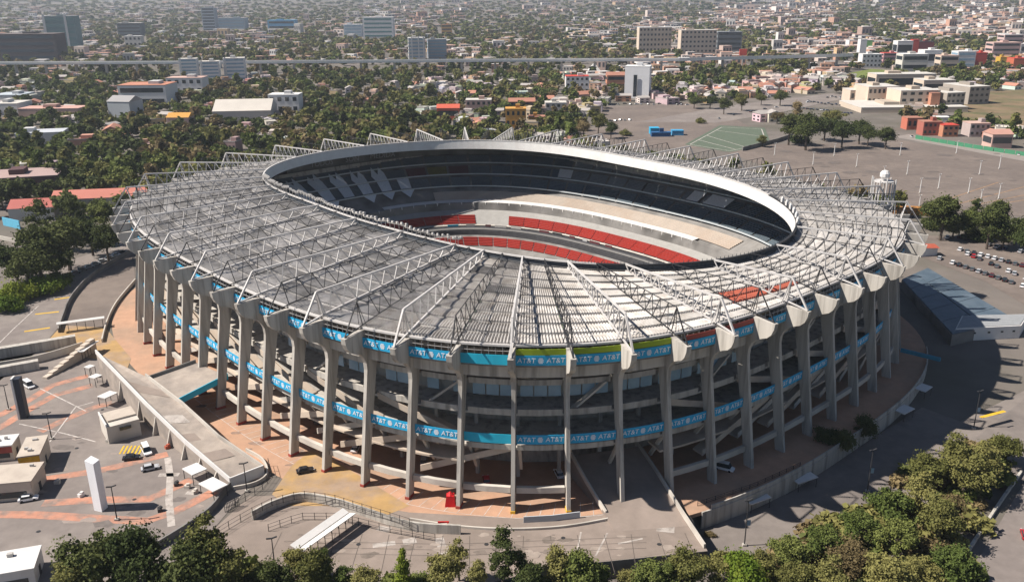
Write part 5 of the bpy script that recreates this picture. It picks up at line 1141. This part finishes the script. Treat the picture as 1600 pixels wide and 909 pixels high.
block('bus_canopy', 'bright blue canopy at the court yard, left one', 1016, 1030, 210, 200, 8, (0.03, 0.3, 0.5), (0.03, 0.33, 0.55), 0); block('bus_canopy', 'dark blue long canopy at the court yard, middle one', 1018, 1048, 214, 207, 6, (0.02, 0.08, 0.2), (0.02, 0.1, 0.25), 0); block('bus_canopy', 'blue canopy at the court yard, right one', 1050, 1068, 212, 204, 7, (0.05, 0.25, 0.45), (0.05, 0.28, 0.5), 0)
block('house', 'red and orange roofed houses along the right street, left one', 1416, 1440, 203, 184, 12, (0.45, 0.14, 0.09), TER, 1, cols=3); block('house', 'maroon house along the right street, middle one', 1441, 1470, 212, 190, 12, (0.35, 0.12, 0.09), TER, 2, cols=4); block('house', 'salmon house along the right street, right one', 1472, 1496, 214, 195, 12, (0.45, 0.2, 0.12), RED, 2, cols=3); block('house', 'pale low house above the right street houses', 1462, 1486, 192, 183, 10, W1, W1, 0); block('house', 'grey pink house near the right border street', 1514, 1545, 214, 192, 14, (0.42, 0.35, 0.33), PNK, 2, cols=4); block('house', 'salmon roofed house right end of the street', 1548, 1580, 232, 208, 14, PNK, (0.45, 0.25, 0.2), 1, gable=True)
a, b, c_ = G(1430, 217), G(1520, 232), G(1640, 250); GF = thing('green_hoarding', 'green site hoarding along the right street', 'fence', (*a, 0))
for i in range(14): 
    t0, t1 = i/14, (i+0.94)/14; L_ = lambda t: (a + (b-a)*t*2) if t < .5 else (b + (c_-b)*(t-.5)*2); build('panel', MB().wall([L_(t0), L_(t1)], 0.2, 0, 3.0), mat('green_panel', (0.05, 0.20, 0.11), 0.7, 0.1, 0.3), GF)
single('court_wall', 'dark wall along the court edge beside the parking field', 'wall', MB().wall([G(1160, 236), G(1215, 222), G(1238, 214)], 0.6, 0, 3), CONC_D)
# viaduct
vp = [(-60, 98, 21), (0, 97.5, 21), (380, 96, 21), (800, 93, 21), (1060, 92, 21), (1330, 85, 21)]
vw = thing('viaduct', 'long pale elevated road crossing the whole city behind', 'viaduct', G3(500, 104))
VP = [G(u, v, z) for u, v, z in vp]
DK = mat('viaduct_concrete', (0.74, 0.73, 0.71), 0.8, 0.06, 0.05); build('deck', MB().wall(VP, 14, 18.0, 21.0), DK, vw)
build('barrier', MB().wall([p - np.array([0, 7.2]) for p in VP], 0.5, 20.6, 22.6), DK, vw)
for i in range(len(VP)-1):
    L_ = np.hypot(*(VP[i+1]-VP[i])); nn_ = int(L_/45)
    for j in range(nn_): p = VP[i] + (VP[i+1]-VP[i])*(j+.5)/nn_; build('pier', MB().box(p[0], p[1], -1, 3, 4, 19.2), CONC, vw)
tw_ = thing('advert_mast', 'red and white advert board on a tall mast by viaduct', 'sign', G3(1159, 110)); c = G(1159, 110); build('mast', MB().bar((*c, 0), (*c, 24), 1.2), WHITE_ST, tw_); build('board', MB().box(c[0], c[1], 22, 11, 2, 9), RED and cmat(RED), tw_)
# --- scattered houses and trees
AVOID = [[(1120, 232), (1190, 225), (1260, 226), (1400, 216), (1600, 245), (1760, 260), (1760, 350), (1440, 345), (1300, 310)], [(1395, 350), (1445, 330), (1760, 345), (1760, 520), (1440, 520)], [(870, 222), (1000, 176), (1130, 170), (1215, 215), (1110, 236), (1000, 236)], [(925, 194), (950, 160), (1100, 165), (1180, 157), (1300, 143), (1335, 153), (1210, 181), (1120, 195)], [(1480, 190), (1520, 145), (1760, 130), (1760, 235), (1600, 210)], [(1300, 120), (1360, 106), (1425, 112), (1350, 128)], [(1225, 180), (1330, 160), (1420, 175), (1400, 215), (1260, 228), (1220, 226)], [(1395, 216), (1425, 207), (1760, 245), (1760, 262)], [(-60, 640), (-60, 385), (215, 372), (215, 640)]]
AVOID.append([(-70, 108), (-70, 112), (400, 111), (1060, 107), (1330, 101), (1330, 97), (1060, 103), (400, 107)])
AVOID.append([(1000, 200), (1210, 195), (1330, 290), (1250, 320), (960, 236)])
AVOID.append([(1230, 158), (1355, 150), (1400, 176), (1330, 182), (1235, 182)])
AV = [np.array(a) for a in AVOID]
OUT14 = np.array([O(k, 16) for k in np.linspace(0, 66, 133)])
def free_mask(U, Vv):
    ok = np.ones(U.shape, bool)
    for a in AV: ok &= ~inside(a, U, Vv)
    for (a, b, c, d) in PXB: ok &= ~((U > a) & (U < c) & (Vv > b + (d-b)*0.55) & (Vv < d+1))
    P = np.array([G(u, v) for u, v in zip(U, Vv)])
    return ok & ~inside(OUT14, P[:, 0], P[:, 1])
def p_house(u, v):
    if v > 240: return 0.02
    if v > 200: return 0.05 if u < 700 else 0.25
    if v > 100:
        if u < 250: return 0.15
        if u < 680: return 0.09
        if u < 1000: return 0.30
        if u < 1340: return 0.55
        return 0.2
    if u < 500: return 0.20
    if u < 1000: return 0.24
    return 0.55 if v < 60 else 0.48
HC = [(0.58, 0.55, 0.52), (0.5, 0.47, 0.44), (0.52, 0.44, 0.39), (0.48, 0.36, 0.31), (0.42, 0.25, 0.18), (0.38, 0.36, 0.35), (0.54, 0.49, 0.43), (0.44, 0.31, 0.18), (0.62, 0.6, 0.58), (0.34, 0.24, 0.20)]
HN = ['white', 'pale grey', 'cream', 'salmon', 'terracotta', 'grey', 'sand', 'ochre', 'bright white', 'brown']
HCW = [0, 0, 1, 2, 2, 3, 3, 3, 4, 4, 4, 5, 6, 7, 7, 8, 9]
hs, ts = [], []
cand = []; v = 340.0
while v > 12:
    step = max(2.0, v*0.030 + 1.1); du = 7 + v*0.05; n = int(1720/du)
    for i in range(n): cand.append((-60 + 1720*(i + random.random())/n, v + random.uniform(-.5, .5)*step))
    v -= step
CU = np.array(cand); CK = free_mask(CU[:, 0], CU[:, 1])
def patchy(u, v): return math.sin(u*0.021 + 1.3*math.sin(v*0.05)) + math.sin(v*0.11 + u*0.013 + 2.0) + 0.8*math.sin(u*0.047 - v*0.09 + 1.0)
for (u, v), okk in zip(cand, CK):
    if okk: (hs if random.random() < p_house(u, v)*max(0.12, 1 + 0.75*patchy(u, v)) else ts).append((u, v))
hs.sort(key=lambda t: -t[1]); ts.sort(key=lambda t: -t[1])
# trees: the 300 that show largest as things, the rest one mass
KL = ['round', 'round', 'wide', 'tall', 'round', 'wide']
def tleaf(u, v):
    if v < 110: return random.choice(['mid', 'olive', 'olive', 'dry', 'dark', 'olive'])
    if u < 160 and v > 300: return 'dark'
    return random.choice(['dark', 'mid', 'olive', 'olive', 'dry', 'dark', 'olive', 'mid', 'dry'] if u > 200 else ['dark', 'dark', 'mid', 'olive', 'mid', 'olive'])
LN = {'dark': 'dark', 'mid': 'green', 'olive': 'olive', 'dry': 'brownish', 'bright': 'bright green'}
def where(u, v):
    if u < 260: return 'in the wood left of the stadium'
    if u < 560: return 'in the wood behind the left roof trusses'
    if u < 800: return 'in the wood behind the far rim'
    if u < 1000: return 'behind the far right trusses'
    return 'among the streets at upper right'
for i, (u, v) in enumerate(ts[:300]):
    kind = random.choice(KL); leaf = tleaf(u, v); p = G(u, v); sc = random.uniform(1.0, 1.9)
    put_tree(kind, leaf, p, 0, sc, '%s %s tree %s' % (LN[leaf], {'round': 'rounded', 'wide': 'spreading', 'tall': 'slender'}[kind], where(u, v)), 'trees %s' % where(u, v), False)
LOWV = []
for kind in ('round', 'wide', 'tall', 'round', 'wide'):
    rg = np.random.default_rng(len(LOWV)+900); LOWV.append((leaf_cloud(rg, crown_lumps(rg, kind), 150, 1.0), ))
LOWX = []
for kind in ('round', 'wide', 'round'):
    rg = np.random.default_rng(len(LOWX)+950); LOWX.append((leaf_cloud(rg, crown_lumps(rg, kind), 46, 1.75), ))
leafs = ['dark', 'mid', 'olive', 'dry', 'bright']; acc = {l: [] for l in leafs}
for u, v in ts[300:]:
    p = G(u, v); d = np.hypot(*p); V = random.choice(LOWV if v > 95 else LOWX)[0]; sc = random.uniform(1.0, 1.9)*(1 + max(0, (d-1300)/2600)); a = random.random()*6.28; c, s = math.cos(a), math.sin(a)
    z = float(ground_z(*p)); zs = min(sc, 1.5)
    acc[tleaf(u, v)].append(np.stack([V[:, 0]*c*sc - V[:, 1]*s*sc + p[0], V[:, 0]*s*sc + V[:, 1]*c*sc + p[1], (V[:, 2]-1.0)*zs + z], 1))
allV = []; mi = []
for j, l in enumerate(leafs):
    if acc[l]: A = np.concatenate(acc[l]); allV.append(A); mi += [j]*(len(A)//4)
me = quad_mesh('distant_trees', np.concatenate(allV), LEAF['dark'])
for l in leafs[1:]: me.materials.append(LEAF[l])
me.polygons.foreach_set('material_index', mi); tag(link(bpy.data.objects.new('distant_trees', me)), 'tree canopy filling the far city behind the stadium', 'trees', None, 'stuff')
# houses
WALLO = mat('house_wall', (1, 1, 1), 0.85, 0.10, 0.3, objcol=True)
def house_proto(kind, i):
    r = random.Random(i); wdt, dep, h = r.uniform(9, 15), r.uniform(8, 12), r.uniform(4, 8.5); mb = MB()
    mb.box(0, 0, -0.5, wdt, dep, h+0.5)
    if kind == 'flat' and r.random() < .6: mb.box(wdt*0.2, dep*0.1, h, wdt*0.45, dep*0.6, 2.6)
    nw = r.randint(2, 4)
    for fl in range(max(1, int(h/3))):
        for j in range(nw):
            mb.box(-wdt/2 + wdt*(j+.5)/nw, -dep/2-0.03, 0.9+fl*2.9, wdt/nw*0.45, 0.2, 1.4, 0, 1)
            if j < 2: mb.box(-wdt/2-0.03, -dep/2+dep*(j+.5)/2, 0.9+fl*2.9, 0.2, dep*0.22, 1.4, 0, 1)
    o = build('house', mb, [WALLO, GLASS]); rb = MB()
    if kind == 'flat': rb.box(0, 0, h, wdt+0.1, 0.25, 0.5).wall([(-wdt/2, -dep/2), (wdt/2, -dep/2), (wdt/2, dep/2), (-wdt/2, dep/2), (-wdt/2, -dep/2)], 0.25, h+0.01, h+0.7); rb.box(-wdt*0.3, dep*0.3, h, 1.6, 1.6, 1.9)
    else:
        q = [(-wdt/2-.4, -dep/2-.4), (wdt/2+.4, -dep/2-.4), (wdt/2+.4, dep/2+.4), (-wdt/2-.4, dep/2+.4)]; rh = dep*0.25
        rb.add([(*p, h+0.01) for p in q] + [(-wdt/2-.4, 0, h+rh), (wdt/2+.4, 0, h+rh)], [(0, 1, 5, 4), (2, 3, 4, 5), (0, 4, 3), (1, 2, 5), (3, 2, 1, 0)])
    build('roof', rb, [cmat(TER), cmat((0.36, 0.33, 0.31)), cmat((0.42, 0.2, 0.14))][i % 3 if kind == 'gable' else 1], o); return o
HP = [(house_proto(k, i), k) for i, k in enumerate(['flat', 'flat', 'gable', 'flat', 'gable', 'flat', 'flat', 'gable'])]
for u, v in hs[:290]:
    pr, k = random.choice(HP); ci = random.choice(HCW); p = G(u, v); cc = tuple(min(.8, x*random.uniform(.85, 1.15)) for x in HC[ci])
    o = place(pr, (p[0], p[1], 0), random.uniform(-.5, .5) + random.choice([0, 1.57]), (random.uniform(.95, 1.6), random.uniform(.95, 1.5), random.uniform(.8, 1.2)), color=(*cc, 1))
    wz = 'left of the stadium' if u < 400 else ('behind the far rim' if u < 760 else ('behind the far right trusses' if u < 1000 else 'in the dense quarter at upper right'))
    tag(o, '%s %s house %s' % (HN[ci], 'flat roofed' if k == 'flat' else 'pitched roof', wz), 'house', 'houses %s' % wz)
for pr, k in HP: remove_tree(pr)
V, F, FC = [], [], []
for u, v in hs[290:]:
    p = G(u, v); d = np.hypot(*p); g = 1 + max(0, (d-1500)/2500); wdt, dep = random.uniform(9, 24)*g, random.uniform(8, 17)*g; h = random.uniform(4, 9)*min(g, 1.5) * (2.2 if random.random() < .05 else 1)
    a = random.uniform(-.4, .4); c, s = math.cos(a), math.sin(a); z = float(ground_z(*p)) - 0.5; col = HC[random.choice(HCW)]; f = random.uniform(.8, 1.15); col = tuple(x*f for x in col); rc = random.choice([col, (0.4, 0.37, 0.35), (0.44, 0.22, 0.15), (0.44, 0.25, 0.18), (0.55, 0.52, 0.5), col, (0.46, 0.42, 0.4)]); n = len(V)
    for zz in (z, z+h):
        for dx, dy in ((-wdt/2, -dep/2), (wdt/2, -dep/2), (wdt/2, dep/2), (-wdt/2, dep/2)): V.append((p[0]+c*dx-s*dy, p[1]+s*dx+c*dy, zz))
    for q, cl in (((4, 5, 6, 7), rc), ((0, 1, 5, 4), col), ((1, 2, 6, 5), col), ((2, 3, 7, 6), col), ((3, 0, 4, 7), col)): F.append(tuple(n+i for i in q)); FC.append(cl)
    for j in range(3):     # window openings
        for (x0, y0, ux, uy) in ((-wdt/2 + wdt*(j+.25)/3, -dep/2-0.15, wdt/6, 0),):
            q0 = (p[0]+c*x0-s*y0, p[1]+s*x0+c*y0); q1 = (p[0]+c*(x0+ux)-s*y0, p[1]+s*(x0+ux)+c*y0); m_ = len(V); V += [(*q0, z+h*.4), (*q1, z+h*.4), (*q1, z+h*.75), (*q0, z+h*.75)]; F.append((m_, m_+1, m_+2, m_+3)); FC.append((0.05, 0.05, 0.06))
me = bpy.data.meshes.new('distant_city'); me.from_pydata(V, [], F); at = me.color_attributes.new('paint', 'FLOAT_COLOR', 'CORNER'); cols_ = []
for f_, cl in zip(F, FC): cols_ += [(*cl, 1)]*len(f_)
at.data.foreach_set('color', np.array(cols_, dtype=np.float32).ravel())
m = bpy.data.materials.new('city_paint'); m.use_nodes = True; an = m.node_tree.nodes.new('ShaderNodeVertexColor'); an.layer_name = 'paint'; m.node_tree.links.new(an.outputs[0], m.node_tree.nodes['Principled BSDF'].inputs['Base Color']); m.node_tree.nodes['Principled BSDF'].inputs['Roughness'].default_value = 0.85
me.materials.append(m); tag(link(bpy.data.objects.new('distant_city', me)), 'low pale houses of the far city up to the horizon', 'houses', None, 'stuff')
# things that share a label are told apart by their order from the left
ORD = ['first', 'second', 'third', 'fourth', 'fifth', 'sixth', 'seventh', 'eighth', 'ninth', 'tenth', 'eleventh', 'twelfth', 'thirteenth', 'fourteenth', 'fifteenth', 'sixteenth', 'seventeenth', 'eighteenth']
byl = {}
for o in bpy.data.objects:
    if o.parent is None and o.get('label') and o.get('category'): byl.setdefault(o['label'], []).append(o)
for lab, L_ in byl.items():
    if 1 < len(L_) <= len(ORD) and len(lab.split()) <= 13:
        L_.sort(key=lambda o: o.location.x/max(1.0, o.location.y))
        for i, o in enumerate(L_): o['label'] = '%s, %s from left' % (lab, ORD[i])
print('CITY', len(hs), len(ts), len(FG), len(bpy.data.objects))
# ------------------------------------------------------------------ haze
hb = MB().box(0, 6000, -12, 19400, 13600, 12 + float(ZZ.max()) + 15)
hz = build('haze', hb, [])
hm = bpy.data.materials.new('haze_air'); hm.use_nodes = True; hn = hm.node_tree; hn.nodes.clear(); ho = hn.nodes.new('ShaderNodeOutputMaterial'); pv = hn.nodes.new('ShaderNodeVolumePrincipled')
pv.inputs['Color'].default_value = (0.80, 0.88, 1.0, 1); pv.inputs['Density'].default_value = 0.000065; pv.inputs['Anisotropy'].default_value = 0.2; hn.links.new(pv.outputs[0], ho.inputs['Volume'])
hz.data.materials.append(hm); tag(hz, 'pale blue haze over the far city', 'haze', None, 'stuff')
